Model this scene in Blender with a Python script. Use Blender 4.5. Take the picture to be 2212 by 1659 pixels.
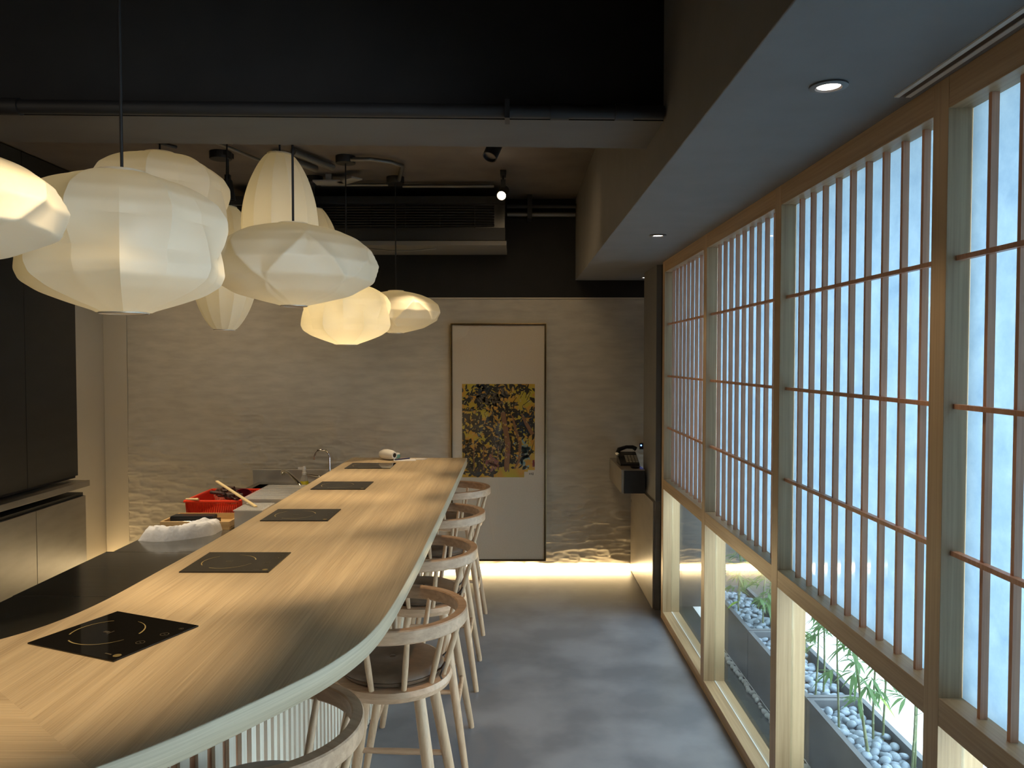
import bpy, bmesh, math, random
import numpy as np
from math import pi, sin, cos, radians as R_, sqrt
from mathutils import Vector, Matrix

for o in list(bpy.data.objects):
    bpy.data.objects.remove(o, do_unlink=True)
random.seed(7)
scene = bpy.context.scene
C = scene.collection

# ------------------------------------------------------------------ camera
camd = bpy.data.cameras.new('camera')
camd.sensor_width = 36.0
camd.lens = 1661.0 / 2212.0 * 36.0
camd.clip_start = 0.02
cam = bpy.data.objects.new('camera', camd)
cam.location = (0, 0, 1.70)
cam.rotation_euler = (R_(90 - 1.81), 0, R_(0.1034))
C.objects.link(cam)
scene.camera = cam

# ------------------------------------------------------------------ world, exposure
scene.view_settings.view_transform = 'Standard'
scene.view_settings.look = 'None'
scene.view_settings.gamma = 1.0
scene.view_settings.use_curve_mapping = False
scene.view_settings.exposure = 0.3
W = bpy.data.worlds.new('world')
scene.world = W
W.use_nodes = True
bg = W.node_tree.nodes['Background']
bg.inputs[0].default_value = (0.70, 0.86, 1.0, 1)
bg.inputs[1].default_value = 7.0


def light(name, kind, loc, energy, color, target=None, **kw):
    d = bpy.data.lights.new(name, kind)
    d.energy = energy
    d.color = color
    for k, v in kw.items():
        setattr(d, k, v)
    o = bpy.data.objects.new(name, d)
    o.location = loc
    if target is not None:
        o.rotation_euler = (Vector(target) - Vector(loc)).to_track_quat('-Z', 'Y').to_euler()
    C.objects.link(o)
    return o


WARM = (1.0, 0.74, 0.43)
# ceiling track spots that light the counter (inferred from the light pools, no housings built)
SPOTS = [  # position, target, watts, cone
    ((-0.35, 1.40, 2.75), (-1.30, 1.82, 1.0), 120, 46),
    ((-0.42, 2.20, 2.75), (-0.92, 2.62, 1.0), 100, 38),
    ((-0.42, 3.52, 2.75), (-0.88, 3.55, 1.0), 85, 38),
    ((-0.42, 4.28, 2.75), (-0.90, 4.28, 1.0), 85, 42),
    ((-0.42, 5.12, 2.75), (-0.88, 5.02, 1.0), 60, 42),
    ((-0.34, 2.24, 2.75), (-0.12, 2.52, 0.7), 32, 42),
    ((-0.34, 3.30, 2.75), (-0.12, 3.25, 0.7), 30, 44),
    ((-0.34, 4.10, 2.75), (-0.12, 4.10, 0.7), 30, 44),
]
for i, (p, t, w, c) in enumerate(SPOTS):
    light('counter_spot', 'SPOT', p, w, WARM, t, spot_size=R_(c), spot_blend=0.75, shadow_soft_size=0.02)
# added soft fill spots without fixtures, brightening back wall, pendant shades and kitchen worktop
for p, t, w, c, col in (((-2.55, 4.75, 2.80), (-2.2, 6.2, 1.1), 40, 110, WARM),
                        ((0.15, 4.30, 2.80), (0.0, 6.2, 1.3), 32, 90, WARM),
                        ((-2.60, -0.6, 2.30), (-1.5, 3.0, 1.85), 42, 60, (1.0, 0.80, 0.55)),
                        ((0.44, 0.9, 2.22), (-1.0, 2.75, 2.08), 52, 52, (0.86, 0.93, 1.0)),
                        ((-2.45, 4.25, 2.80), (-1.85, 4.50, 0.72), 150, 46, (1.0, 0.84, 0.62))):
    light('fill_spot', 'SPOT', p, w, col, t, spot_size=R_(c), spot_blend=1.0, shadow_soft_size=0.30)


# ------------------------------------------------------------------ materials
def mat(name, col=(0.5, 0.5, 0.5), rough=0.5, metal=0.0, **kw):
    m = bpy.data.materials.new(name)
    m.use_nodes = True
    b = m.node_tree.nodes['Principled BSDF']
    b.inputs['Base Color'].default_value = (*col, 1)
    b.inputs['Roughness'].default_value = rough
    b.inputs['Metallic'].default_value = metal
    for k, v in kw.items():
        k = k.replace('_', ' ')
        if k in b.inputs:
            b.inputs[k].default_value = v
    return m


def nn(m, t, **kw):
    n = m.node_tree.nodes.new(t)
    for k, v in kw.items():
        if k in n.inputs.keys():
            n.inputs[k].default_value = v
        else:
            setattr(n, k, v)
    return n


def lk(m, a, b):
    m.node_tree.links.new(a, b)


def ramp(m, stops, fac):
    r = nn(m, 'ShaderNodeValToRGB')
    el = r.color_ramp.elements
    while len(el) < len(stops):
        el.new(0.5)
    for e, (p, c) in zip(el, stops):
        e.position = p
        e.color = (*c, 1) if len(c) == 3 else c
    lk(m, fac, r.inputs[0])
    return r


def noisy(name, c1, c2, scale=(5, 5, 5), detail=5, rough=0.6, bump=0.0, nscale=1.0, stops=(0.35, 0.65), metal=0.0, bdist=0.01, **kw):
    m = mat(name, c1, rough, metal, **kw)
    b = m.node_tree.nodes['Principled BSDF']
    tc = nn(m, 'ShaderNodeTexCoord')
    mp = nn(m, 'ShaderNodeMapping')
    mp.inputs['Scale'].default_value = scale
    lk(m, tc.outputs['Object'], mp.inputs[0])
    n = nn(m, 'ShaderNodeTexNoise')
    n.inputs['Scale'].default_value = nscale
    n.inputs['Detail'].default_value = detail
    lk(m, mp.outputs[0], n.inputs['Vector'])
    r = ramp(m, [(stops[0], c1), (stops[1], c2)], n.outputs['Fac'])
    lk(m, r.outputs[0], b.inputs['Base Color'])
    if bump:
        bp = nn(m, 'ShaderNodeBump')
        bp.inputs['Strength'].default_value = bump
        bp.inputs['Distance'].default_value = bdist
        lk(m, n.outputs['Fac'], bp.inputs['Height'])
        lk(m, bp.outputs[0], b.inputs['Normal'])
    return m


def wood(name, c1, c2, axis='Z', fine=90, along=2.5, rough=0.45, bump=0.25):
    sc = {'X': (along, fine, fine), 'Y': (fine, along, fine), 'Z': (fine, fine, along), 'XY': (along, along, fine * 1.6)}[axis]
    m = mat(name, c1, rough)
    b = m.node_tree.nodes['Principled BSDF']
    tc = nn(m, 'ShaderNodeTexCoord')
    mp = nn(m, 'ShaderNodeMapping')
    mp.inputs['Scale'].default_value = sc
    lk(m, tc.outputs['Object'], mp.inputs[0])
    n = nn(m, 'ShaderNodeTexNoise')
    n.inputs['Scale'].default_value = 1.0
    n.inputs['Detail'].default_value = 4
    n.inputs['Roughness'].default_value = 0.6
    n.inputs['Distortion'].default_value = 0.3
    lk(m, mp.outputs[0], n.inputs['Vector'])
    mp2 = nn(m, 'ShaderNodeMapping')
    mp2.inputs['Scale'].default_value = tuple(s * 0.12 for s in sc)
    lk(m, tc.outputs['Object'], mp2.inputs[0])
    n2 = nn(m, 'ShaderNodeTexNoise')
    n2.inputs['Scale'].default_value = 1.0
    n2.inputs['Detail'].default_value = 3
    lk(m, mp2.outputs[0], n2.inputs['Vector'])
    ad = nn(m, 'ShaderNodeMath', operation='MULTIPLY_ADD')
    lk(m, n2.outputs['Fac'], ad.inputs[0])
    ad.inputs[1].default_value = 0.45
    sb = nn(m, 'ShaderNodeMath', operation='MULTIPLY')
    lk(m, n.outputs['Fac'], sb.inputs[0])
    sb.inputs[1].default_value = 0.55
    lk(m, sb.outputs[0], ad.inputs[2])
    r = ramp(m, [(0.36, c2), (0.60, c1)], ad.outputs[0])
    lk(m, r.outputs[0], b.inputs['Base Color'])
    bp = nn(m, 'ShaderNodeBump')
    bp.inputs['Strength'].default_value = bump
    bp.inputs['Distance'].default_value = 0.002
    lk(m, n.outputs['Fac'], bp.inputs['Height'])
    lk(m, bp.outputs[0], b.inputs['Normal'])
    return m


def emit(name, col, s):
    m = bpy.data.materials.new(name)
    m.use_nodes = True
    nt = m.node_tree
    nt.nodes.clear()
    e = nt.nodes.new('ShaderNodeEmission')
    e.inputs[0].default_value = (*col, 1)
    e.inputs[1].default_value = s
    o = nt.nodes.new('ShaderNodeOutputMaterial')
    nt.links.new(e.outputs[0], o.inputs[0])
    return m


def glass_mat(name, tint=(0.93, 0.97, 0.96), ior=1.5):
    m = bpy.data.materials.new(name)
    m.use_nodes = True
    nt = m.node_tree
    nt.nodes.clear()
    t = nt.nodes.new('ShaderNodeBsdfTransparent')
    t.inputs[0].default_value = (*tint, 1)
    g = nt.nodes.new('ShaderNodeBsdfGlossy')
    g.inputs['Roughness'].default_value = 0.0
    f = nt.nodes.new('ShaderNodeFresnel')
    ge = nt.nodes.new('ShaderNodeNewGeometry')      # straight-through pane: same reflectance from either side
    mr = nt.nodes.new('ShaderNodeMapRange')
    mr.inputs['To Min'].default_value = ior
    mr.inputs['To Max'].default_value = 1 / ior
    nt.links.new(ge.outputs['Backfacing'], mr.inputs['Value'])
    nt.links.new(mr.outputs[0], f.inputs[0])
    mx = nt.nodes.new('ShaderNodeMixShader')
    o = nt.nodes.new('ShaderNodeOutputMaterial')
    nt.links.new(f.outputs[0], mx.inputs[0])
    nt.links.new(t.outputs[0], mx.inputs[1])
    nt.links.new(g.outputs[0], mx.inputs[2])
    nt.links.new(mx.outputs[0], o.inputs[0])
    return m


def frosted_mat():
    m = bpy.data.materials.new('frosted_washi_glass')
    m.use_nodes = True
    nt = m.node_tree
    nt.nodes.clear()
    tc = nt.nodes.new('ShaderNodeTexCoord')
    n = nt.nodes.new('ShaderNodeTexNoise')
    n.inputs['Scale'].default_value = 14
    n.inputs['Detail'].default_value = 8
    n.inputs['Roughness'].default_value = 0.7
    nt.links.new(tc.outputs['Object'], n.inputs['Vector'])
    r = nt.nodes.new('ShaderNodeValToRGB')
    r.color_ramp.elements[0].position = 0.3
    r.color_ramp.elements[0].color = (0.12, 0.18, 0.235, 1)
    r.color_ramp.elements[1].position = 0.7
    r.color_ramp.elements[1].color = (0.20, 0.27, 0.32, 1)
    nt.links.new(n.outputs['Fac'], r.inputs[0])
    tl = nt.nodes.new('ShaderNodeBsdfTranslucent')
    nt.links.new(r.outputs[0], tl.inputs[0])
    df = nt.nodes.new('ShaderNodeBsdfDiffuse')
    df.inputs[0].default_value = (0.35, 0.38, 0.38, 1)
    m1 = nt.nodes.new('ShaderNodeMixShader')
    m1.inputs[0].default_value = 0.3
    nt.links.new(tl.outputs[0], m1.inputs[1])
    nt.links.new(df.outputs[0], m1.inputs[2])
    g = nt.nodes.new('ShaderNodeBsdfGlossy')
    g.inputs['Roughness'].default_value = 0.06
    f = nt.nodes.new('ShaderNodeFresnel')
    f.inputs[0].default_value = 1.45
    m2 = nt.nodes.new('ShaderNodeMixShader')
    o = nt.nodes.new('ShaderNodeOutputMaterial')
    nt.links.new(f.outputs[0], m2.inputs[0])
    nt.links.new(m1.outputs[0], m2.inputs[1])
    nt.links.new(g.outputs[0], m2.inputs[2])
    nt.links.new(m2.outputs[0], o.inputs[0])
    return m


def shade_mat():
    m = bpy.data.materials.new('lamp_shade_skin')
    m.use_nodes = True
    nt = m.node_tree
    nt.nodes.clear()
    df = nt.nodes.new('ShaderNodeBsdfDiffuse')
    df.inputs[0].default_value = (0.80, 0.76, 0.64, 1)
    tl = nt.nodes.new('ShaderNodeBsdfTranslucent')
    tl.inputs[0].default_value = (0.82, 0.74, 0.52, 1)
    m1 = nt.nodes.new('ShaderNodeMixShader')
    m1.inputs[0].default_value = 0.35
    nt.links.new(df.outputs[0], m1.inputs[1])
    nt.links.new(tl.outputs[0], m1.inputs[2])
    g = nt.nodes.new('ShaderNodeBsdfGlossy')
    g.inputs['Roughness'].default_value = 0.45
    m2 = nt.nodes.new('ShaderNodeMixShader')
    m2.inputs[0].default_value = 0.05
    o = nt.nodes.new('ShaderNodeOutputMaterial')
    nt.links.new(m1.outputs[0], m2.inputs[1])
    nt.links.new(g.outputs[0], m2.inputs[2])
    nt.links.new(m2.outputs[0], o.inputs[0])
    return m


OAK1, OAK2 = (0.50, 0.34, 0.185), (0.34, 0.215, 0.108)
M = dict(
    floor=noisy('floor_stone', (0.150, 0.148, 0.163), (0.225, 0.220, 0.235), (2.6, 2.6, 2.6), 9, 0.36, 0.06, stops=(0.42, 0.60)),
    plaster=noisy('trowelled_plaster', (0.37, 0.34, 0.285), (0.44, 0.405, 0.335), (5, 5, 18), 8, 0.75, 0.25),
    smooth=noisy('smooth_plaster', (0.42, 0.38, 0.305), (0.45, 0.405, 0.325), (2, 2, 2), 3, 0.7),
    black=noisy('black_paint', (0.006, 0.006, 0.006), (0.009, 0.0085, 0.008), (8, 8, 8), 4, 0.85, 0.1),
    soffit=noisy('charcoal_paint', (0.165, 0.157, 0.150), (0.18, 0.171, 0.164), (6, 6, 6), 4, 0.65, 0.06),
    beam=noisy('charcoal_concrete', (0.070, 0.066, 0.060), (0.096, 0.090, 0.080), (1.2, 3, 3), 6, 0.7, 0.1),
    ceiling=noisy('dark_concrete', (0.085, 0.070, 0.058), (0.135, 0.112, 0.092), (2.5, 2.5, 2.5), 9, 0.75, 0.3, stops=(0.3, 0.62)),
    cabinet=noisy('bronze_laminate', (0.19, 0.165, 0.132), (0.235, 0.205, 0.163), (4, 4, 12), 4, 0.33),
    cabinet_up=noisy('black_laminate', (0.012, 0.0115, 0.010), (0.016, 0.015, 0.013), (4, 4, 12), 4, 0.62),
    oak_z=wood('oak_upright', OAK1, OAK2, 'Z', 95, 2.0),
    oak_y=wood('oak_rail', OAK1, OAK2, 'Y', 95, 2.0),
    cedar_z=wood('cedar_slat', (0.64, 0.325, 0.185), (0.46, 0.21, 0.115), 'Z', 140, 3),
    top_y=wood('ash_top_long', (0.60, 0.475, 0.31), (0.41, 0.31, 0.195), 'Y', 210, 3.2, 0.42, 0.3),
    top_x=wood('ash_top_cross', (0.60, 0.475, 0.31), (0.41, 0.31, 0.195), 'X', 210, 3.2, 0.42, 0.3),
    top_side=wood('ash_edge', (0.58, 0.46, 0.31), (0.40, 0.31, 0.20), 'XY', 110, 3, 0.45, 0.3),
    slat_w=wood('pale_fluting', (0.80, 0.72, 0.58), (0.68, 0.58, 0.45), 'Z', 80, 3),
    slat_b=mat('brown_fluting_ground', (0.42, 0.20, 0.10), 0.6),
    ash_z=wood('ash_turned', (0.66, 0.44, 0.27), (0.46, 0.285, 0.165), 'Z', 90, 4),
    ash_y=wood('ash_bent', (0.64, 0.40, 0.245), (0.43, 0.255, 0.145), 'X', 60, 9),
    leather=noisy('brown_leather', (0.13, 0.085, 0.055), (0.17, 0.11, 0.07), (30, 30, 30), 4, 0.36, 0.1),
    strap=mat('dark_strap', (0.04, 0.022, 0.015), 0.5),
    steel=noisy('brushed_steel', (0.58, 0.56, 0.52), (0.66, 0.63, 0.58), (2, 120, 2), 3, 0.34, 0.0, metal=0.75),
    steel_dark=noisy('dark_steel_top', (0.17, 0.16, 0.135), (0.22, 0.21, 0.18), (3, 60, 3), 3, 0.15, 0.0, metal=0.65),
    chrome=mat('chrome', (0.85, 0.84, 0.82), 0.06, 1.0),
    blackp=mat('black_plastic', (0.012, 0.012, 0.013), 0.28),
    blackm=mat('matt_black_metal', (0.010, 0.010, 0.011), 0.6),
    greym=mat('grey_metal', (0.16, 0.155, 0.145), 0.4, 0.6),
    hob=mat('black_ceramic_glass', (0.010, 0.009, 0.008), 0.045),
    gold=mat('gold_print', (0.52, 0.40, 0.17), 0.4, 0.3),
    dimprint=mat('dim_print', (0.09, 0.075, 0.05), 0.4),
    redprint=mat('red_print', (0.22, 0.03, 0.02), 0.4),
    shade=shade_mat(),
    towel=noisy('white_cotton', (0.78, 0.76, 0.74), (0.84, 0.82, 0.80), (60, 60, 60), 4, 0.9, 0.2),
    red=mat('red_plastic', (0.78, 0.05, 0.015), 0.32),
    bamboo_y=wood('bamboo_board', (0.66, 0.44, 0.20), (0.52, 0.32, 0.13), 'X', 70, 4),
    stick=mat('pale_stick_wood', (0.80, 0.62, 0.32), 0.5),
    dried=noisy('dark_dried_bark', (0.035, 0.016, 0.010), (0.09, 0.045, 0.03), (60, 60, 60), 5, 0.6, 0.6),
    bowl=mat('maroon_lacquer', (0.16, 0.02, 0.03), 0.12),
    frost=frosted_mat(),
    glass=glass_mat('clear_glass'),
    pic_glass=glass_mat('picture_glass', (0.97, 0.97, 0.96), 1.45),
    planter=noisy('planter_concrete', (0.095, 0.105, 0.120), (0.14, 0.15, 0.165), (4, 4, 4), 6, 0.6, 0.1),
    strip=noisy('wet_dark_stone', (0.030, 0.036, 0.030), (0.055, 0.062, 0.050), (5, 5, 5), 6, 0.25, 0.1),
    paving=noisy('white_paving', (0.88, 0.88, 0.86), (0.93, 0.93, 0.92), (6, 6, 6), 4, 0.6),
    outer=noisy('courtyard_render', (0.050, 0.047, 0.045), (0.075, 0.07, 0.065), (3, 3, 3), 5, 0.7),
    pebble=noisy('grey_river_stone', (0.15, 0.195, 0.25), (0.30, 0.37, 0.45), (9, 9, 9), 4, 0.5),
    pebble_w=noisy('white_river_stone', (0.55, 0.55, 0.52), (0.72, 0.72, 0.69), (9, 9, 9), 4, 0.6),
    culm=noisy('bamboo_culm', (0.10, 0.14, 0.06), (0.20, 0.22, 0.10), (20, 20, 60), 3, 0.45),
    leaf=None, leaf_y=None,
    white_pl=mat('white_plastic', (0.80, 0.79, 0.76), 0.3),
    paper=mat('white_paper', (0.78, 0.78, 0.82), 0.7),
    teal=mat('teal_rubber', (0.12, 0.30, 0.28), 0.5),
    ink=mat('dark_blue_ink', (0.02, 0.02, 0.10), 0.3),
    wirewhite=mat('pale_grey_metal', (0.33, 0.31, 0.27), 0.5),
    slotbar=mat('pale_slot_bar', (0.62, 0.60, 0.55), 0.5),
    trayg=mat('tray_grey', (0.14, 0.13, 0.115), 0.6),
    mount=noisy('silk_mount', (0.58, 0.51, 0.42), (0.62, 0.545, 0.45), (120, 120, 120), 2, 0.8),
    led=emit('warm_led', (1.0, 0.72, 0.36), 22),
    spot_e=emit('spot_lens', (1.0, 0.78, 0.55), 30),
    down_e=emit('downlight_lens', (1.0, 0.85, 0.75), 12),
    blue_e=emit('blue_led', (0.05, 0.15, 1.0), 18),
    bulb_e=emit('lamp_bulb', (1.0, 0.75, 0.42), 4),
)


def leafm(name, c):
    m = mat(name, c, 0.5)
    nt = m.node_tree
    b = nt.nodes['Principled BSDF']
    o = nt.nodes['Material Output']
    t = nt.nodes.new('ShaderNodeBsdfTranslucent')
    t.inputs[0].default_value = (c[0] * 1.3, c[1] * 1.3, c[2], 1)
    x = nt.nodes.new('ShaderNodeMixShader')
    x.inputs[0].default_value = 0.35
    nt.links.new(b.outputs[0], x.inputs[1])
    nt.links.new(t.outputs[0], x.inputs[2])
    nt.links.new(x.outputs[0], o.inputs[0])
    return m


M['leaf'] = leafm('bamboo_leaf', (0.10, 0.20, 0.07))
M['leaf_y'] = leafm('bright_bamboo_leaf', (0.30, 0.50, 0.06))


# spray bottle / clear boxes
def plastic_clear(name, tint, a):
    m = bpy.data.materials.new(name)
    m.use_nodes = True
    nt = m.node_tree
    nt.nodes.clear()
    t = nt.nodes.new('ShaderNodeBsdfTransparent')
    t.inputs[0].default_value = (*tint, 1)
    d = nt.nodes.new('ShaderNodeBsdfPrincipled')
    d.inputs['Base Color'].default_value = (*tint, 1)
    d.inputs['Roughness'].default_value = 0.2
    x = nt.nodes.new('ShaderNodeMixShader')
    x.inputs[0].default_value = a
    o = nt.nodes.new('ShaderNodeOutputMaterial')
    nt.links.new(t.outputs[0], x.inputs[1])
    nt.links.new(d.outputs[0], x.inputs[2])
    nt.links.new(x.outputs[0], o.inputs[0])
    return m


M['clearbox'] = plastic_clear('clear_box_plastic', (0.90, 0.89, 0.86), 0.38)
M['yellow'] = mat('yellow_liquid', (0.72, 0.62, 0.03), 0.25)


# ------------------------------------------------------------------ mesh helpers
class MB:
    def __init__(s):
        s.v = []
        s.f = []
        s.mi = []
        s.cur = 0

    def add(s, vs, fs):
        k = len(s.v)
        s.v += [tuple(v) for v in vs]
        for f in fs:
            s.f.append(tuple(i + k for i in f))
            s.mi.append(s.cur)
        return s

    def box(s, x0, x1, y0, y1, z0, z1):
        vs = [(x0, y0, z0), (x1, y0, z0), (x1, y1, z0), (x0, y1, z0), (x0, y0, z1), (x1, y0, z1), (x1, y1, z1), (x0, y1, z1)]
        return s.add(vs, [(0, 3, 2, 1), (4, 5, 6, 7), (0, 1, 5, 4), (1, 2, 6, 5), (2, 3, 7, 6), (3, 0, 4, 7)])

    def obox(s, c, ax, ay, az):
        c, ax, ay, az = map(Vector, (c, ax, ay, az))
        vs = [c + sx * ax + sy * ay + sz * az for sz in (-1, 1) for sx, sy in ((-1, -1), (1, -1), (1, 1), (-1, 1))]
        return s.add(vs, [(0, 3, 2, 1), (4, 5, 6, 7), (0, 1, 5, 4), (1, 2, 6, 5), (2, 3, 7, 6), (3, 0, 4, 7)])

    def prism(s, pts, z0, z1):
        n = len(pts)
        vs = [(p[0], p[1], z0) for p in pts] + [(p[0], p[1], z1) for p in pts]
        fs = [tuple(range(n - 1, -1, -1)), tuple(range(n, 2 * n))]
        fs += [(i, (i + 1) % n, n + (i + 1) % n, n + i) for i in range(n)]
        return s.add(vs, fs)

    def tube(s, path, rad, n=12, cap=True):
        P = [Vector(p) for p in path]
        rs = rad if isinstance(rad, (list, tuple)) else [rad] * len(P)
        k = len(s.v)
        prev = None
        for i, p in enumerate(P):
            d = (P[min(i + 1, len(P) - 1)] - P[max(i - 1, 0)]).normalized()
            if prev is None:
                a = d.orthogonal().normalized()
            else:
                a = (prev - d * prev.dot(d)).normalized()
            prev = a
            b = d.cross(a)
            for j in range(n):
                t = 2 * pi * j / n
                s.v.append(tuple(p + (a * cos(t) + b * sin(t)) * rs[i]))
        for i in range(len(P) - 1):
            for j in range(n):
                s.f.append((k + i * n + j, k + i * n + (j + 1) % n, k + (i + 1) * n + (j + 1) % n, k + (i + 1) * n + j))
                s.mi.append(s.cur)
        if cap:
            s.f.append(tuple(k + j for j in range(n - 1, -1, -1)))
            s.f.append(tuple(k + (len(P) - 1) * n + j for j in range(n)))
            s.mi += [s.cur, s.cur]
        return s

    def lathe(s, prof, c=(0, 0, 0), n=32):
        k = len(s.v)
        for r, z in prof:
            for j in range(n):
                t = 2 * pi * j / n
                s.v.append((c[0] + r * cos(t), c[1] + r * sin(t), c[2] + z))
        for i in range(len(prof) - 1):
            for j in range(n):
                s.f.append((k + i * n + j, k + i * n + (j + 1) % n, k + (i + 1) * n + (j + 1) % n, k + (i + 1) * n + j))
                s.mi.append(s.cur)
        if prof[0][0] > 1e-4:
            s.f.append(tuple(k + j for j in range(n - 1, -1, -1)))
            s.mi.append(s.cur)
        if prof[-1][0] > 1e-4:
            s.f.append(tuple(k + (len(prof) - 1) * n + j for j in range(n)))
            s.mi.append(s.cur)
        return s

    def build(s, name, mats, parent=None, smooth=None, bevel=0, loc=None, col=None):
        me = bpy.data.meshes.new(name)
        me.from_pydata(s.v, [], s.f)
        if not isinstance(mats, (list, tuple)):
            mats = [mats]
        for m in mats:
            me.materials.append(m)
        for p, i in zip(me.polygons, s.mi):
            p.material_index = i
        bm = bmesh.new()
        bm.from_mesh(me)
        bmesh.ops.remove_doubles(bm, verts=bm.verts, dist=1e-5)
        bmesh.ops.recalc_face_normals(bm, faces=bm.faces)
        bm.to_mesh(me)
        bm.free()
        if smooth:
            me.shade_smooth()
            me.set_sharp_from_angle(angle=R_(smooth))
        o = bpy.data.objects.new(name, me)
        C.objects.link(o)
        if parent is not None:
            o.parent = parent
        if loc:
            o.location = loc
        if bevel:
            b = o.modifiers.new('bevel', 'BEVEL')
            b.width = bevel
            b.segments = 2
            b.limit_method = 'ANGLE'
            b.angle_limit = R_(40)
        return o


def tag(o, label=None, cat=None, group=None, kind=None):
    if label:
        o['label'] = label
    if cat:
        o['category'] = cat
    if group:
        o['group'] = group
    if kind:
        o['kind'] = kind
    return o


def empty(name, loc=(0, 0, 0), rz=0, label=None, cat=None, group=None, kind=None):
    o = bpy.data.objects.new(name, None)
    o.empty_display_size = 0.05
    o.location = loc
    o.rotation_euler = (0, 0, rz)
    C.objects.link(o)
    return tag(o, label, cat, group, kind)


def copy_tree(o, parent=None):
    c = o.copy()
    C.objects.link(c)
    c.parent = parent
    for ch in list(o.children):
        copy_tree(ch, c)
    return c


def struct(o, label, cat):
    return tag(o, label, cat, kind='structure')


def B(*a):
    return MB().box(*a)


def rng_noise(h, w, ch, cw, seed):
    """smooth value noise on an h x w grid with ch x cw cells"""
    r = np.random.RandomState(seed)
    g = r.rand(ch + 2, cw + 2)
    y = np.linspace(0, ch, h)
    x = np.linspace(0, cw, w)
    yi = np.minimum(y.astype(int), ch - 0)
    xi = np.minimum(x.astype(int), cw - 0)
    fy = y - yi
    fx = x - xi
    fy = fy * fy * (3 - 2 * fy)
    fx = fx * fx * (3 - 2 * fx)
    a = g[np.ix_(yi, xi)]
    b = g[np.ix_(yi, xi + 1)]
    c = g[np.ix_(yi + 1, xi)]
    d = g[np.ix_(yi + 1, xi + 1)]
    FX, FY = fx[None, :], fy[:, None]
    return (a * (1 - FX) + b * FX) * (1 - FY) + (c * (1 - FX) + d * FX) * FY


# ================================================================== ROOM SHELL
CEIL = 2.985
WX = 0.974          # room face of the window joinery
YB = 6.20           # back wall
XL = -3.30          # left wall
YF = -1.60

struct(B(XL - 0.2, 1.081, YF - 0.1, YB + 0.2, -0.12, 0).build('floor', M['floor']),
       'dark blue-grey stone floor of the aisle between bar and windows', 'floor')
struct(B(XL - 0.2, 1.40, YF - 0.1, YB + 0.2, CEIL, CEIL + 0.12).build('ceiling', M['ceiling']),
       'raw dark concrete ceiling above the hanging lamps', 'ceiling')
struct(B(XL - 0.15, XL, YF - 0.1, YB + 0.2, 0, CEIL).build('wall_left', M['smooth']),
       'smooth plaster side wall beyond the kitchen cabinets', 'wall')
struct(B(XL - 0.15, 1.40, YF - 0.1, YF, 0, CEIL).build('wall_front', M['black']), 'black wall opposite the plaster wall', 'wall')

# back wall: trowelled relief, smooth strip at the left, black band above
wb = empty('wall_back', (0, YB, 0))
struct(wb, 'back wall of trowelled taupe plaster with black upper band', 'wall')
nx, nz = 620, 330
x0, x1, z1 = -3.11, 1.30, 2.187
gx = np.linspace(x0, x1, nx)
gz = np.linspace(0, z1, nz)
strokes = (1 - np.abs(2 * rng_noise(nz, nx, 95, 38, 12) - 1)) ** 2 + 0.7 * (1 - np.abs(2 * rng_noise(nz, nx, 60, 60, 13) - 1)) ** 3
fine = rng_noise(nz, nx, 110, 70, 1) * 0.6 + rng_noise(nz, nx, 60, 34, 2) + rng_noise(nz, nx, 200, 160, 9) * 0.35
wv = rng_noise(nz, nx, 34, 22, 3)
rid = 1 - np.abs(2 * wv - 1)
wv2 = rng_noise(nz, nx, 14, 12, 8)
rid2 = 1 - np.abs(2 * wv2 - 1)
contour = 0.62 + 0.55 * rng_noise(1, nx, 1, 9, 4)[0] + 0.18 * rng_noise(1, nx, 1, 30, 5)[0]
mask = 1 / (1 + np.exp((gz[:, None] - contour[None, :]) * 14))
relief = (0.0018 * rid ** 6 + 0.0012 * rid2 ** 8) + 0.0007 * fine + mask * (0.0090 * rid ** 3 + 0.0050 * fine + 0.006 * rid2 ** 5 + 0.0060 * strokes)
vs = [(float(gx[i]), float(-0.004 - relief[j, i]), float(gz[j])) for j in range(nz) for i in range(nx)]
fs = [(j * nx + i, j * nx + i + 1, (j + 1) * nx + i + 1, (j + 1) * nx + i) for j in range(nz - 1) for i in range(nx - 1)]
wm = MB().add(vs, fs)
wm.build('plaster_relief', M['plaster'], wb, smooth=80)
B(x0, 1.40, 0, 0.15, 0, CEIL).build('wall_core', M['black'], wb)
B(XL, x0 - 0.003, -0.012, 0.15, 0, z1).build('smooth_strip', M['smooth'], wb, bevel=0.002)
B(XL, 1.40, -0.016, -0.001, z1 + 0.012, CEIL).build('black_band', M['black'], wb)
B(XL, 1.40, -0.020, -0.001, z1, z1 + 0.011).build('shadow_line_bead', M['smooth'], wb)

# warm LED profile at the foot of the back wall
led = empty('led_strip', (0, 6.178, 0), 0, 'long warm glowing light strip along the foot of the plaster wall', 'light strip')
B(-2.95, 0.945, -0.018, 0.006, 0.0, 0.045).build('diffuser', M['led'], led)
B(-2.955, 0.947, 0.006, 0.009, 0.0, 0.05).build('aluminium_channel', M['greym'], led)
led2 = tag(B(-3.290, -3.262, 3.0, 6.16, 0.0, 0.045).build('led_strip', M['led']), 'warm glowing light strip at the foot of the side wall behind the cabinets', 'light strip')

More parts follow.
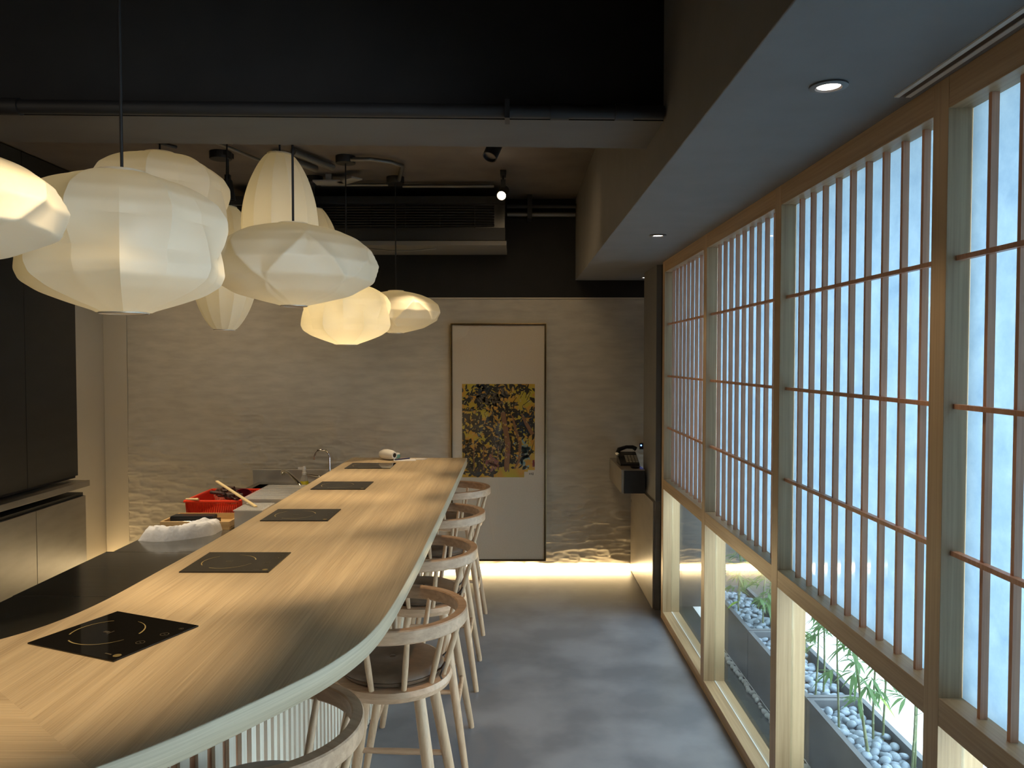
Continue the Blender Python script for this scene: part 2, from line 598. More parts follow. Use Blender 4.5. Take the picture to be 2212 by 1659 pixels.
# bulkhead above the window aisle, transverse beam
struct(B(0.497, 1.40, YF, YB - 0.016, 2.335, CEIL).build('trim_1', [M['soffit']], bevel=0.003),
       'charcoal bulkhead running above the window wall', 'bulkhead')
bmx = [(XL, 2.455), (0.497, 2.545), (0.497, 2.914), (XL, 2.755)]
bmx = [(XL, 2.475 - 0.022), (0.497, 2.575), (0.497, 2.905), (XL, 2.755)]
bb = MB()
bb.prism(bmx, 2.49, CEIL)
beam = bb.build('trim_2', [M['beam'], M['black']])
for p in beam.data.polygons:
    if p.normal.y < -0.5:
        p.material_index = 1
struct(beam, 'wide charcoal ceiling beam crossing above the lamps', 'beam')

# end column, recess post
struct(B(0.960, 1.40, 5.175, 5.665, 0.742, 2.335).build('trim_3', M['soffit'], bevel=0.002), 'dark boxed column at the far end of the window wall', 'column')
struct(B(0.995, 1.081, 5.032, 5.175, 0, 2.335).build('trim_4', M['black']), 'narrow black reveal between column and window frame', 'reveal')
struct(B(1.20, 1.40, 5.665, 6.20, 0.742, 2.335).build('trim_5', M['black']), 'black side of the niche beyond the column', 'niche')

lc = empty('low_cabinet', (0.955, 5.175, 0), 0, 'low dark cabinet with lockable door below the telephone shelf', 'cabinet')
B(0.004, 0.122, 0.0, 1.0, 0.0, 0.740).build('body', M['cabinet'], lc, bevel=0.0015)
dr = B(-0.010, 0.003, 0.004, 0.985, 0.006, 0.736).build('door', M['cabinet'], lc, bevel=0.001)
MB().tube([(-0.016, 0.93, 0.575), (-0.010, 0.93, 0.575)], 0.013, 16).build('lock', M['chrome'], dr, smooth=40)

# wall-hung box shelf with telephone
bs = empty('wall_shelf_box', (0.775, 5.48, 0.742), 0, 'black wall-hung drawer box below the telephone in the corner', 'shelf')
B(0, 0.170, 0.014, 0.69, 0.0, 0.168).build('body', M['cabinet'], bs, bevel=0.001)
B(0.018, 0.168, 0.0, 0.013, 0.0, 0.163).build('drawer_front', M['blackm'], bs, bevel=0.001)

ph = empty('telephone', (0.865, 5.80, 0.910), 0, 'black desk telephone with silver keys on the wall-hung box', 'telephone')
pb = MB()
pb.add([(-0.07, -0.10, 0), (0.075, -0.10, 0), (0.075, 0.10, 0), (-0.07, 0.10, 0), (-0.07, -0.10, 0.018), (0.075, -0.10, 0.018), (0.075, 0.10, 0.085), (-0.07, 0.10, 0.085)],
       [(0, 3, 2, 1), (4, 5, 6, 7), (0, 1, 5, 4), (1, 2, 6, 5), (2, 3, 7, 6), (3, 0, 4, 7)])
pb.build('base', M['blackp'], ph, bevel=0.004)
hs = MB()
hs.tube([(-0.075, -0.075 + 0.10, 0.075), (-0.06, 0.05, 0.105), (0.0, 0.075, 0.122), (0.05, 0.085, 0.120), (0.075, 0.09, 0.105)], [0.018, 0.017, 0.013, 0.015, 0.018], 12)
hs.build('handset', M['blackp'], ph, smooth=50)
for i in range(4):
    for j in range(5):
        yy = -0.085 + j * 0.024
        zz = 0.0205 + (yy + 0.10) * 0.335
        B(-0.022 + i * 0.024, -0.004 + i * 0.024, yy, yy + 0.014, zz, zz + 0.007).build('key', M['wirewhite'], ph)
ds = MB().lathe([(0.001, 0.0), (0.028, 0.0), (0.040, 0.014), (0.037, 0.014), (0.027, 0.004), (0.001, 0.003)], n=32)
tag(ds.build('small_dish', M['blackp'], smooth=40, loc=(0.888, 5.585, 0.910)), 'small shiny black dish in front of the telephone', 'dish')
kp = empty('alarm_box', (1.02, 6.18, 1.00), 0, 'small black wall box with a glowing blue indicator beside the column', 'wall box')
B(-0.006, 0.07, -0.02, -0.006, -0.02, 0.03).build('housing', M['blackp'], kp, bevel=0.002)
MB().lathe([(0.0005, 0.004), (0.004, 0.003), (0.006, 0.0)], (0.0, 0, 0), 12).build('indicator', M['blue_e'], kp).matrix_local = Matrix.Translation((0.006, -0.0205, 0.012)) @ Matrix.Rotation(pi / 2, 4, 'X')

# downlights in the bulkhead
dl = empty('downlight', (0.731, 1.805, 2.335), 0, 'recessed round downlight nearest the air slot', 'downlight', 'recessed downlights in the bulkhead')
MB().lathe([(0.028, 0.0), (0.043, 0.0), (0.043, -0.004), (0.030, -0.006), (0.026, -0.002), (0.026, 0.0)], n=40).build('trim_ring', M['greym'], dl, smooth=40)
MB().lathe([(0.0005, -0.0015), (0.026, -0.0015)], n=32).build('lens', M['down_e'], dl)
for p, lb in (((0.737, 3.946, 2.335), 'recessed round downlight midway along the bulkhead'), ((1.012, 5.950, 2.335), 'tiny recessed downlight at the far corner by the column')):
    c = copy_tree(dl)
    c.location = p
    c['label'] = lb
for p in ((0.731, 1.805, 2.32), (0.737, 3.946, 2.32)):
    light('downlight_beam', 'SPOT', p, 9, (1.0, 0.82, 0.62), (p[0], p[1], 0), spot_size=R_(70), spot_blend=0.8, shadow_soft_size=0.025)

sd = empty('slot_diffuser', (0.937, 1.875, 2.335), 0, 'long pale twin-slot air diffuser beside the window head', 'air diffuser')
B(-0.020, -0.008, -2.2, 0, -0.004, 0.0).build('slot_bar', M['slotbar'], sd)
B(0.008, 0.020, -2.2, 0, -0.004, 0.0).build('slot_bar', M['slotbar'], sd)
B(-0.008, 0.008, -2.2, 0, -0.002, 0.0).build('slot_gap', M['blackp'], sd)

# ================================================================== WINDOW WALL
ZM0, ZM1 = 0.860, 0.925
ZT0, ZT1 = 2.263, 2.335
ZS = 0.055
XG = 1.029
posts = [(4.970, 5.032), (3.893, 3.958), (2.817, 2.882), (1.741, 1.804), (0.667, 0.730), (-0.409, -0.346), (-1.590, -1.422)]
XO = 1.081
wnames = ['farthest shoji window bay beside the black reveal', 'second shoji window bay from the far end',
          'third shoji window bay from the far end, white paving in its low pane', 'nearest shoji window bay cut by the right image edge',
          'shoji window bay beside the camera', 'shoji window bay behind the camera']
for b in range(6):
    yf, yn = posts[b][0], posts[b + 1][1]         # opening from yn to yf
    w = empty('window_%d' % (b + 1), (WX, yn, 0))
    struct(w, wnames[b], 'window')
    L = yf - yn
    yc0 = yn - (0.0 if b < 5 else 0)
    # frame pieces: this bay owns its far post; last bay owns its near post as well
    B(0, XO - WX, L, L + posts[b][1] - posts[b][0], 0, ZT1).build('post', M['oak_z'], w, bevel=0.0012)
    if b == 5:
        B(0, XO - WX, posts[6][0] - yn, 0, 0, ZT1).build('post', M['oak_z'], w, bevel=0.0012)
    B(0.0005, XO - WX, 0, L, ZT0, ZT1).build('head_rail', M['oak_y'], w, bevel=0.0012)
    B(0.0005, XO - WX, 0, L, ZM0, ZM1).build('middle_rail', M['oak_y'], w, bevel=0.0012)
    B(0.0005, XO - WX, 0, L, 0, ZS).build('sill', M['oak_y'], w, bevel=0.0012)
    fp = B(XG - WX, XG - WX + 0.008, 0.001, L - 0.001, ZM1, ZT0)
    o = fp.build('frosted_pane', [M['frost'], M['glass']], w)
    for p in o.data.polygons:
        if p.normal.x > -0.5:
            p.material_index = 1
    B(XG - WX, XG - WX + 0.008, 0.001, L - 0.001, ZS, ZM0).build('clear_pane', M['glass'], w)
    B(XG - WX - 0.003, XG - WX, 0.0, 0.0015, ZS, ZM0).build('glazing_bead', M['steel'], w)
    B(XG - WX + 0.001, XG - WX + 0.007, 0.0, L, ZS, ZS + 0.0015).build('glazing_seal', M['white_pl'], w)
    # shoji lattice: nine uprights and three cross bars
    lt = MB()
    for k in range(1, 10):
        y = L * k / 10.0
        lt.box(0.031, XG - WX - 0.0075, y - 0.0055, y + 0.0055, ZM1, ZT0)
    for k in range(1, 4):
        z = ZM1 + (ZT0 - ZM1) * k / 4.0
        lt.box(0.022, 0.0308, 0.0, L, z - 0.0055, z + 0.0055)
        lt.box(0.0308, 0.038, 0.0, L, z - 0.0054, z + 0.0054)
    lt.build('shoji_lattice', M['cedar_z'], w)
struct(B(XO, 1.40, YF, 5.2, 2.335, 2.55).build('trim_6', M['black']), 'dark outer lintel above the windows', 'lintel')
struct(B(WX, XO, YF, posts[6][0], 0, 2.335).build('wall_right', M['black']), 'dark end of the window wall', 'wall')

# ================================================================== COURTYARD
struct(B(XO, 1.236, YF, 5.25, -0.12, 0.0).build('ground_strip', M['strip']), 'dark wet stone strip between window and planters', 'ground')
struct(B(1.236, 9.0, -6, 9.0, -0.12, -0.001).build('paving', M['paving']), 'bright white courtyard paving beyond the planters', 'paving')
struct(B(XO, 2.6, 5.25, 5.40, 0.0, 2.5).build('wall_courtyard', M['outer']), 'dark rendered courtyard end wall', 'wall')

PX0, PX1, PH = 1.240, 1.480, 0.270
psec = [(4.03, 4.83), (3.22, 4.02), (2.41, 3.21), (1.60, 2.40)]
plab = ['grey concrete planter trough farthest from the camera, seen through the second window',
        'grey concrete planter trough behind the second and third window',
        'grey concrete planter trough with tall bamboo in the third low window',
        'grey concrete planter trough nearest the camera']
for (a, b2), lb in zip(psec, plab):
    pl = empty('planter', (PX0, a, 0), 0, lb, 'planter', 'row of concrete planters')
    L = b2 - a
    m = MB()
    m.box(0, 0.022, 0, L, 0, PH)
    m.box(PX1 - PX0 - 0.022, PX1 - PX0, 0, L, 0, PH)
    m.box(0.022, PX1 - PX0 - 0.022, 0, 0.022, 0, PH)
    m.box(0.022, PX1 - PX0 - 0.022, L - 0.022, L, 0, PH)
    m.build('trough', M['planter'], pl)
    B(0.022, PX1 - PX0 - 0.022, 0.022, L - 0.022, 0.0, 0.20).build('soil', M['dried'], pl)


def pebble_mesh(name, seed, m):
    bm = bmesh.new()
    bmesh.ops.create_icosphere(bm, subdivisions=2, radius=1.0)
    r = random.Random(seed)
    ph_ = [r.uniform(0, 6) for _ in range(6)]
    for v in bm.verts:
        k = 1 + 0.10 * sin(2.1 * v.co.x + ph_[0]) + 0.08 * sin(2.6 * v.co.y + ph_[1]) + 0.06 * sin(3 * v.co.z + ph_[2])
        v.co *= k
    me = bpy.data.meshes.new(name)
    bm.to_mesh(me)
    bm.free()
    me.materials.append(m)
    me.shade_smooth()
    return me


pm = [pebble_mesh('pebble', 10 + i, M['pebble']) for i in range(5)]
pw = [pebble_mesh('white_pebble', 30 + i, M['pebble_w']) for i in range(3)]
rr = random.Random(3)
spots = []
for s, (a, b2) in enumerate(psec[:4]):
    step = 0.034
    ny = int((b2 - a - 0.05) / step)
    for j in range(ny + 1):
        for i in range(6):
            x = PX0 + 0.036 + i * 0.0335 + rr.uniform(-0.007, 0.007) + (0.010 if j % 2 else -0.004)
            y = a + 0.040 + j * step + rr.uniform(-0.007, 0.007)
            if a + 0.036 < y < b2 - 0.036 and PX0 + 0.038 < x < PX1 - 0.038:
                spots.append((x, y, rr.uniform(0.224, 0.246), s))
spots_vis = sorted([p for p in spots if p[3] in (0, 1, 2)], key=lambda p: p[1])
PEB = 0
gm = MB()


def peb_into(mb, x, y, z, sc, rot, me):
    mt = Matrix.Translation((x, y, z)) @ rot.to_matrix().to_4x4() @ Matrix.Diagonal((*sc, 1))
    mb.add([mt @ v.co for v in me.vertices], [tuple(p.vertices) for p in me.polygons])


from mathutils import Euler
for (x, y, z, s) in spots_vis + [p for p in spots if p[3] == 3]:
    a_, b_, c_ = rr.uniform(0.020, 0.027), rr.uniform(0.015, 0.020), rr.uniform(0.010, 0.014)
    rot = Euler((rr.uniform(-0.35, 0.35), rr.uniform(-0.35, 0.35), rr.uniform(0, 6.28)))
    if s in (0, 1, 2) and PEB < 296:
        o = bpy.data.objects.new('pebble', rr.choice(pm))
        o.location = (x, y, z)
        o.rotation_euler = rot
        o.scale = (a_, b_, c_)
        C.objects.link(o)
        tag(o, 'smooth grey river pebble lying in a planter trough under the bamboo', 'pebble', 'grey pebbles in the planters')
        PEB += 1
    else:
        peb_into(gm, x, y, z, (a_, b_, c_), rot, rr.choice(pm))
for s, (a, b2) in enumerate(psec):      # hidden lower layer that carries the top stones
    for k in range(110):
        peb_into(gm, rr.uniform(PX0 + 0.045, PX1 - 0.045), rr.uniform(a + 0.05, b2 - 0.05), rr.uniform(0.208, 0.218), (0.020, 0.017, 0.011), Euler((0, 0, rr.uniform(0, 6))), rr.choice(pm))
tag(gm.build('pebble_bed', M['pebble'], smooth=80), 'bed of smaller grey river stones filling the planter troughs', 'pebbles', kind='stuff')
for k in range(74):
    y = 2.42 + k * 0.031 + rr.uniform(-0.006, 0.006)
    o = bpy.data.objects.new('white_pebble', rr.choice(pw))
    sc = rr.uniform(0.011, 0.017)
    zz = sc * 0.8
    o.location = (1.212 + rr.uniform(-0.010, 0.004), y, zz)
    o.rotation_euler = (rr.uniform(-0.3, 0.3), rr.uniform(-0.3, 0.3), rr.uniform(0, 6.28))
    o.scale = (sc, sc * 0.85, sc * 0.75)
    C.objects.link(o)
    tag(o, 'white pebble in the row along the foot of the planters', 'pebble', 'white pebbles below the planters')

# bamboo
bam = [  # x, y, height, lean, label
    (1.30, 3.27, 0.62, (0.02, 0.02), 'slim bamboo leaning at the near end of the middle planter'),
    (1.345, 3.31, 0.58, (0.01, -0.01), 'slim bamboo close behind its leaning neighbour in the middle planter'),
    (1.290, 3.02, 0.60, (0.0, 0.0), 'straight bamboo stem at the far end of the near planter'),
    (1.315, 2.80, 0.56, (-0.06, 0.03), 'thick dark bamboo stem leaning left among the near planter pebbles'),
    (1.395, 2.93, 0.52, (0.0, 0.0), 'bamboo stem with a bright yellow-green hanging leaf'),
    (1.43, 2.92, 0.55, (0.0, 0.0), 'thin upright bamboo stem at the outer rim of the near planter'),
    (1.425, 2.70, 0.55, (0.0, 0.0), 'double bamboo stem nearest the oak post'),
    (1.415, 3.80, 0.34, (0.0, 0.0), 'short bamboo by the outer rim of the middle planter'),
    (1.36, 4.18, 0.33, (0.03, 0.0), 'short bamboo slanting in the far planter'),
    (1.42, 4.20, 0.33, (0.0, 0.0), 'short leafy bamboo near the outer corner of the far planter'),
    (1.31, 4.42, 0.36, (0.0, 0.0), 'short bamboo standing alone in the far planter'),
    (1.37, 4.60, 0.42, (0.0, 0.0), 'bushy bamboo at the very end of the far planter'),
]
lr = random.Random(11)


def leaf(mb, base, d, ln, w, droop):
    d = Vector(d).normalized()
    side = d.cross(Vector((0, 0, 1)))
    if side.length < 0.05:
        side = Vector((1, 0, 0))
    side.normalize()
    p = Vector(base)
    L, Rr = [], []
    prof = [0.05, 0.6, 1.0, 0.85, 0.5, 0.02]
    n = len(prof)
    mid = []
    for i, q in enumerate(prof):
        t = i / (n - 1)
        c = p + d * ln * t + Vector((0, 0, -droop * ln * t * t))
        up = Vector((0, 0, 0.18 * w * q))
        L.append(c + side * w * q + up)
        mid.append(c)
        Rr.append(c - side * w * q + up)
    k = L + mid + Rr
    fs = []
    for i in range(n - 1):
        fs.append((i, i + 1, n + i + 1, n + i))
        fs.append((n + i, n + i + 1, 2 * n + i + 1, 2 * n + i))
    mb.add(k, fs)


for bi, (x, y, h, ln_, lb) in enumerate(bam):
    e = empty('bamboo_plant', (x, y, 0.20), 0, lb, 'bamboo', 'bamboo planted in the troughs')
    st = MB()
    r0 = 0.0050 if bi != 3 else 0.0065
    path, rad = [], []
    for k in range(13):
        t = k / 12.0
        q = (ln_[0] * t + 0.006 * sin(5 * t + bi), ln_[1] * t + 0.006 * cos(4 * t + bi), (h + 0.05) * t)
        path.append(q)
        rad.append(r0 * (1 - 0.45 * t))
        if k % 2 == 0:
            path.append((q[0], q[1], q[2] + 0.002))
            rad.append(r0 * (1 - 0.45 * t) * 1.25)
            path.append((q[0], q[1], q[2] + 0.004))
            rad.append(r0 * (1 - 0.45 * t))
    st.tube(path, rad, 8)
    if bi == 6:
        st.tube([(0.012, 0.01, 0), (0.02, 0.012, h * 0.9)], 0.004, 8)
    st.build('stem', M['culm'], e, smooth=50)
    lf = MB()
    far = bi >= 7
    nl = 64 if far else 56
    tw = MB()
    for q in range(8):
        z = h * (0.42 + 0.58 * q / 7.0) * (0.9 if far else 1)
        t = z / (h + 0.05)
        a = lr.uniform(0, 6.28)
        c0 = Vector((ln_[0] * t, ln_[1] * t, z))
        c1 = c0 + Vector((cos(a) * 0.045, sin(a) * 0.045, 0.03))
        tw.tube([c0, c1], [0.0014, 0.0008], 5)
        for u in range(nl // 8):
            a2 = a + lr.uniform(-1.3, 1.3)
            leaf(lf, c1 if u % 2 else c0 + (c1 - c0) * 0.6, (cos(a2), sin(a2), lr.uniform(-0.5, 0.35)), lr.uniform(0.05, 0.095), lr.uniform(0.0045, 0.008), lr.uniform(0.1, 0.7))
    tw.build('twigs', M['culm'], e)
    lf.build('leaves', M['leaf'], e, smooth=60)
    if bi in (4, 10):
        yl = MB()
        leaf(yl, (0.0, 0.0, 0.22 if bi == 4 else 0.10), (0.55, -0.55, -0.55) if bi == 4 else (-.8, -.5, 0.0), 0.10, 0.010, 0.3)
        tag(yl.build('bright_leaf', M['leaf_y'], e), 'bright yellow-green leaf')

# ================================================================== BAR
out_e = [(-0.331, 5.467), (-0.331, 3.21), (-0.333, 2.75), (-0.336, 2.518), (-0.340, 2.30), (-0.346, 2.129), (-0.357, 1.994), (-0.380, 1.87), (-0.430, 1.725),
         (-0.487, 1.625), (-0.526, 1.562), (-0.570, 1.492), (-0.623, 1.412), (-0.672, 1.348), (-0.735, 1.278), (-0.81, 1.215), (-0.91, 1.155), (-1.03, 1.11), (-1.2, 1.08), (-1.4, 1.07), (-2.6, 1.07)]
inn_e = [(-2.6, 1.74), (-1.62, 1.74), (-1.45, 1.765), (-1.35, 1.825), (-1.286, 1.902), (-1.239, 1.985), (-1.208, 2.088), (-1.187, 2.231), (-1.178, 2.495), (-1.168, 2.721), (-1.160, 3.015), (-1.157, 3.32), (-1.157, 5.485)]


def chaikin(pts, it=2):
    for _ in range(it):
        q = [pts[0]]
        for a, b in zip(pts, pts[1:]):
            q += [(a[0] * .75 + b[0] * .25, a[1] * .75 + b[1] * .25), (a[0] * .25 + b[0] * .75, a[1] * .25 + b[1] * .75)]
        q.append(pts[-1])
        pts = q
    return pts


oc = chaikin(out_e)
ic = chaikin(inn_e)
bar = empty('bar_counter', (0, 0, 0), 0, 'long pale oak bar counter with curved near corner', 'bar counter')
me = bpy.data.meshes.new('counter_top')
bm = bmesh.new()
lv = [bm.verts.new((p[0], p[1], 0.947)) for p in oc + ic]
f0 = bm.faces.new(lv)
res = bmesh.ops.extrude_face_region(bm, geom=[f0])
for v in res['geom']:
    if isinstance(v, bmesh.types.BMVert):
        v.co.z = 1.0
bmesh.ops.recalc_face_normals(bm, faces=bm.faces)
mn = Vector((0.34, 0.40, 0)).normalized()
bmesh.ops.bisect_plane(bm, geom=bm.verts[:] + bm.edges[:] + bm.faces[:], plane_co=(-0.72, 1.29, 0), plane_no=mn)
for f in bm.faces:
    c = f.calc_center_median()
    if abs(f.normal.z) < 0.5:
        f.material_index = 2
        f.smooth = True
    else:
        f.material_index = 0 if (c - Vector((-0.72, 1.29, 0))).dot(mn) > 0 else 1
bm.to_mesh(me)
bm.free()
for m in ('top_y', 'top_x', 'top_side'):
    me.materials.append(M[m])
top = bpy.data.objects.new('counter_top', me)
C.objects.link(top)
top.parent = bar
bv = top.modifiers.new('bevel', 'BEVEL')
bv.width = 0.0025
bv.segments = 2
bv.limit_method = 'ANGLE'
bv.angle_limit = R_(50)


def offset(pts, d):
    q = []
    for i, p in enumerate(pts):
        a = Vector(pts[max(i - 1, 0)])
        b = Vector(pts[min(i + 1, len(pts) - 1)])
        t = (b - a).normalized()
        n = Vector((t.y, -t.x))      # right of travel
        q.append((p[0] + n.x * d, p[1] + n.y * d))
    return q


body_out = offset(oc, 0.355)
body_in = offset(ic, 0.012)
# check side: travel is far->near on outer side, its right is towards -X (inside)
body_out = [p for p in body_out]
body_in[-1] = (body_in[-1][0], 5.40)
body_out[0] = (body_out[0][0], 5.40)
MB().prism(body_out + body_in, 0.0, 0.946).build('carcass', M['slat_b'], bar)
# fluted front: pale battens over a brown ground
fl = MB()
acc = 0.0
pitch = 0.050
P = [Vector(p) for p in body_out]
nextd = 0.01
for a, b in zip(P, P[1:]):
    L = (b - a).length
    t = (b - a) / L
    n = Vector((-t.y, t.x))         # outwards (towards the stools)
    while nextd < acc + L:
        c = a + t * (nextd - acc)
        fl.obox((c.x + n.x * 0.0055, c.y + n.y * 0.0055, 0.473), (t.x * 0.0130, t.y * 0.0130, 0), (n.x * 0.0060, n.y * 0.0060, 0), (0, 0, 0.4725))
        nextd += pitch
    acc += L
fl.build('fluted_front', M['slat_w'], bar, bevel=0.0)


# induction hobs set into the top
def make_hob():
    e = empty('induction_hob', (0, 0, 1.0))
    # local x = 0.295 long side (towards +X the controls), y = 0.258
    B(-0.1475, 0.1475, -0.129, 0.129, 0.0, 0.004).build('glass_plate', M['hob'], e, bevel=0.001)
    cx_, r = -0.030, 0.088

    def arc(a0, a1, w0, w1, name):
        m = MB()
        n = 28
        vs = []
        for i in range(n + 1):
            t = a0 + (a1 - a0) * i / n
            w = w0 + (w1 - w0) * i / n
            vs += [(cx_ + (r + w) * cos(t), (r + w) * sin(t), 0.0043), (cx_ + (r - w) * cos(t), (r - w) * sin(t), 0.0043)]
        fs = [(2 * i, 2 * i + 1, 2 * i + 3, 2 * i + 2) for i in range(n)]
        m.add(vs, fs)
        m.build(name, M['gold'], e)
    arc(R_(15), R_(85), 0.0022, 0.0005, 'ring_marking')
    arc(R_(130), R_(215), 0.0010, 0.0018, 'ring_marking')
    arc(R_(245), R_(345), 0.0018, 0.0005, 'ring_marking')
    g = MB()
    for i in range(3):
        g.box(cx_ - 0.010 + i * 0.006, cx_ - 0.006 + i * 0.006, -0.005, 0.005, 0.0040, 0.0043)
    g.box(cx_ + 0.010, cx_ + 0.012, -0.012, 0.012, 0.0040, 0.0043)
    g.build('centre_mark', M['dimprint'], e)
    MB().lathe([(0.0005, 0.0043), (0.0095, 0.0043)], (0.128, -0.103, 0), 20).build('power_mark', M['gold'], e)
    k = MB()
    for q, (px, py, rr_) in enumerate(((0.108, -0.02, 0.011), (0.118, 0.045, 0.011), (0.125, 0.092, 0.006))):
        n = 24
        vs = []
        for i in range(n):
            t = 2 * pi * i / n
            vs += [(px + rr_ * cos(t), py + rr_ * sin(t), 0.0043), (px + rr_ * .86 * cos(t), py + rr_ * .86 * sin(t), 0.0043)]
        k.add(vs, [(2 * i, 2 * i + 1, (2 * i + 3) % (2 * n), (2 * i + 2) % (2 * n)) for i in range(n)])
        k.box(px - 0.003, px + 0.003, py - 0.0008, py + 0.0008, 0.0040, 0.0043)
    k.build('touch_keys', M['dimprint'], e)
    B(0.090, 0.110, -0.106, -0.102, 0.004, 0.0043).build('lettering_line', M['dimprint'], e)
    return e


hob0 = make_hob()
hl = [(-1.011, 1.932, R_(-22.8), 'black glass induction hob set askew in the curved near corner of the bar'),
      (-0.952, 2.632, 0, 'second black induction hob from the near end of the bar'),
      (-0.951, 3.437, 0, 'middle black induction hob of the five in the bar top'),
      (-0.946, 4.247, 0, 'fourth black induction hob from the near end of the bar'),
      (-0.938, 5.044, 0, 'farthest black induction hob below the white handheld device')]
for i, (x, y, rz, lb) in enumerate(hl):
    h = hob0 if i == 0 else copy_tree(hob0)
    h.location = (x, y, 1.0)
    h.rotation_euler = (0, 0, rz)
    tag(h, lb, 'induction hob', 'induction hobs in the bar top')

# things at the far end of the bar
hd = empty('handheld_device', (-0.880, 5.360, 1.0), R_(-38), 'white rounded handheld device with a dark round opening on the bar end', 'handheld device')
m = MB()
prof = [(0.004, -0.072), (0.024, -0.066), (0.034, -0.04), (0.037, -0.005), (0.034, 0.035), (0.027, 0.062), (0.024, 0.070), (0.013, 0.070)]
m.lathe(prof, n=32)
o = m.build('body', M['white_pl'], hd, smooth=50)
o.matrix_local = Matrix.Translation((0, 0, 0.037)) @ Matrix.Rotation(pi / 2, 4, 'Y')
o = MB().lathe([(0.0005, 0.0715), (0.015, 0.0715), (0.015, 0.060)], n=24).build('opening', M['blackp'], hd)
o.matrix_local = Matrix.Translation((0, 0, 0.037)) @ Matrix.Rotation(pi / 2, 4, 'Y')
B(-0.018, 0.018, 0.028, 0.105, 0.002, 0.040).build('grip', M['white_pl'], hd, bevel=0.006)
B(0.0185, 0.0215, 0.036, 0.10, 0.004, 0.030).build('grip_pad', M['teal'], hd)
pp = MB().obox((0, 0, 0.0015), (0.075, 0.012, 0), (-0.012, 0.055, 0), (0, 0, 0.0015))
tag(pp.build('notepad', M['paper'], loc=(-0.760, 5.345, 1.0)), 'small white notepad lying beside the white device', 'notepad')
pp = MB().add([(-0.045, -0.03, 0.0005), (0.03, -0.035, 0.0005), (0.05, 0.03, 0.0005), (-0.03, 0.035, 0.0005), (-0.045, -0.03, 0.002), (0.03, -0.035, 0.006), (0.05, 0.03, 0.003), (-0.03, 0.035, 0.002)],
              [(0, 3, 2, 1), (4, 5, 6, 7), (0, 1, 5, 4), (1, 2, 6, 5), (2, 3, 7, 6), (3, 0, 4, 7)])
tag(pp.build('paper_slip', M['paper'], loc=(-0.655, 5.39, 1.0)), 'white paper slip curling to the right of the notepad', 'paper')
pn = empty('ballpoint_pen', (-0.775, 5.345, 1.0075), R_(42), 'dark blue ballpoint pen resting on the notepad', 'pen')
MB().tube([(-0.06, 0, 0), (0.06, 0, 0)], 0.0044, 10).build('barrel', M['ink'], pn, smooth=40)
MB().tube([(0.06, 0, 0), (0.07, 0, 0)], [0.0044, 0.001], 10).build('tip', M['chrome'], pn, smooth=40)


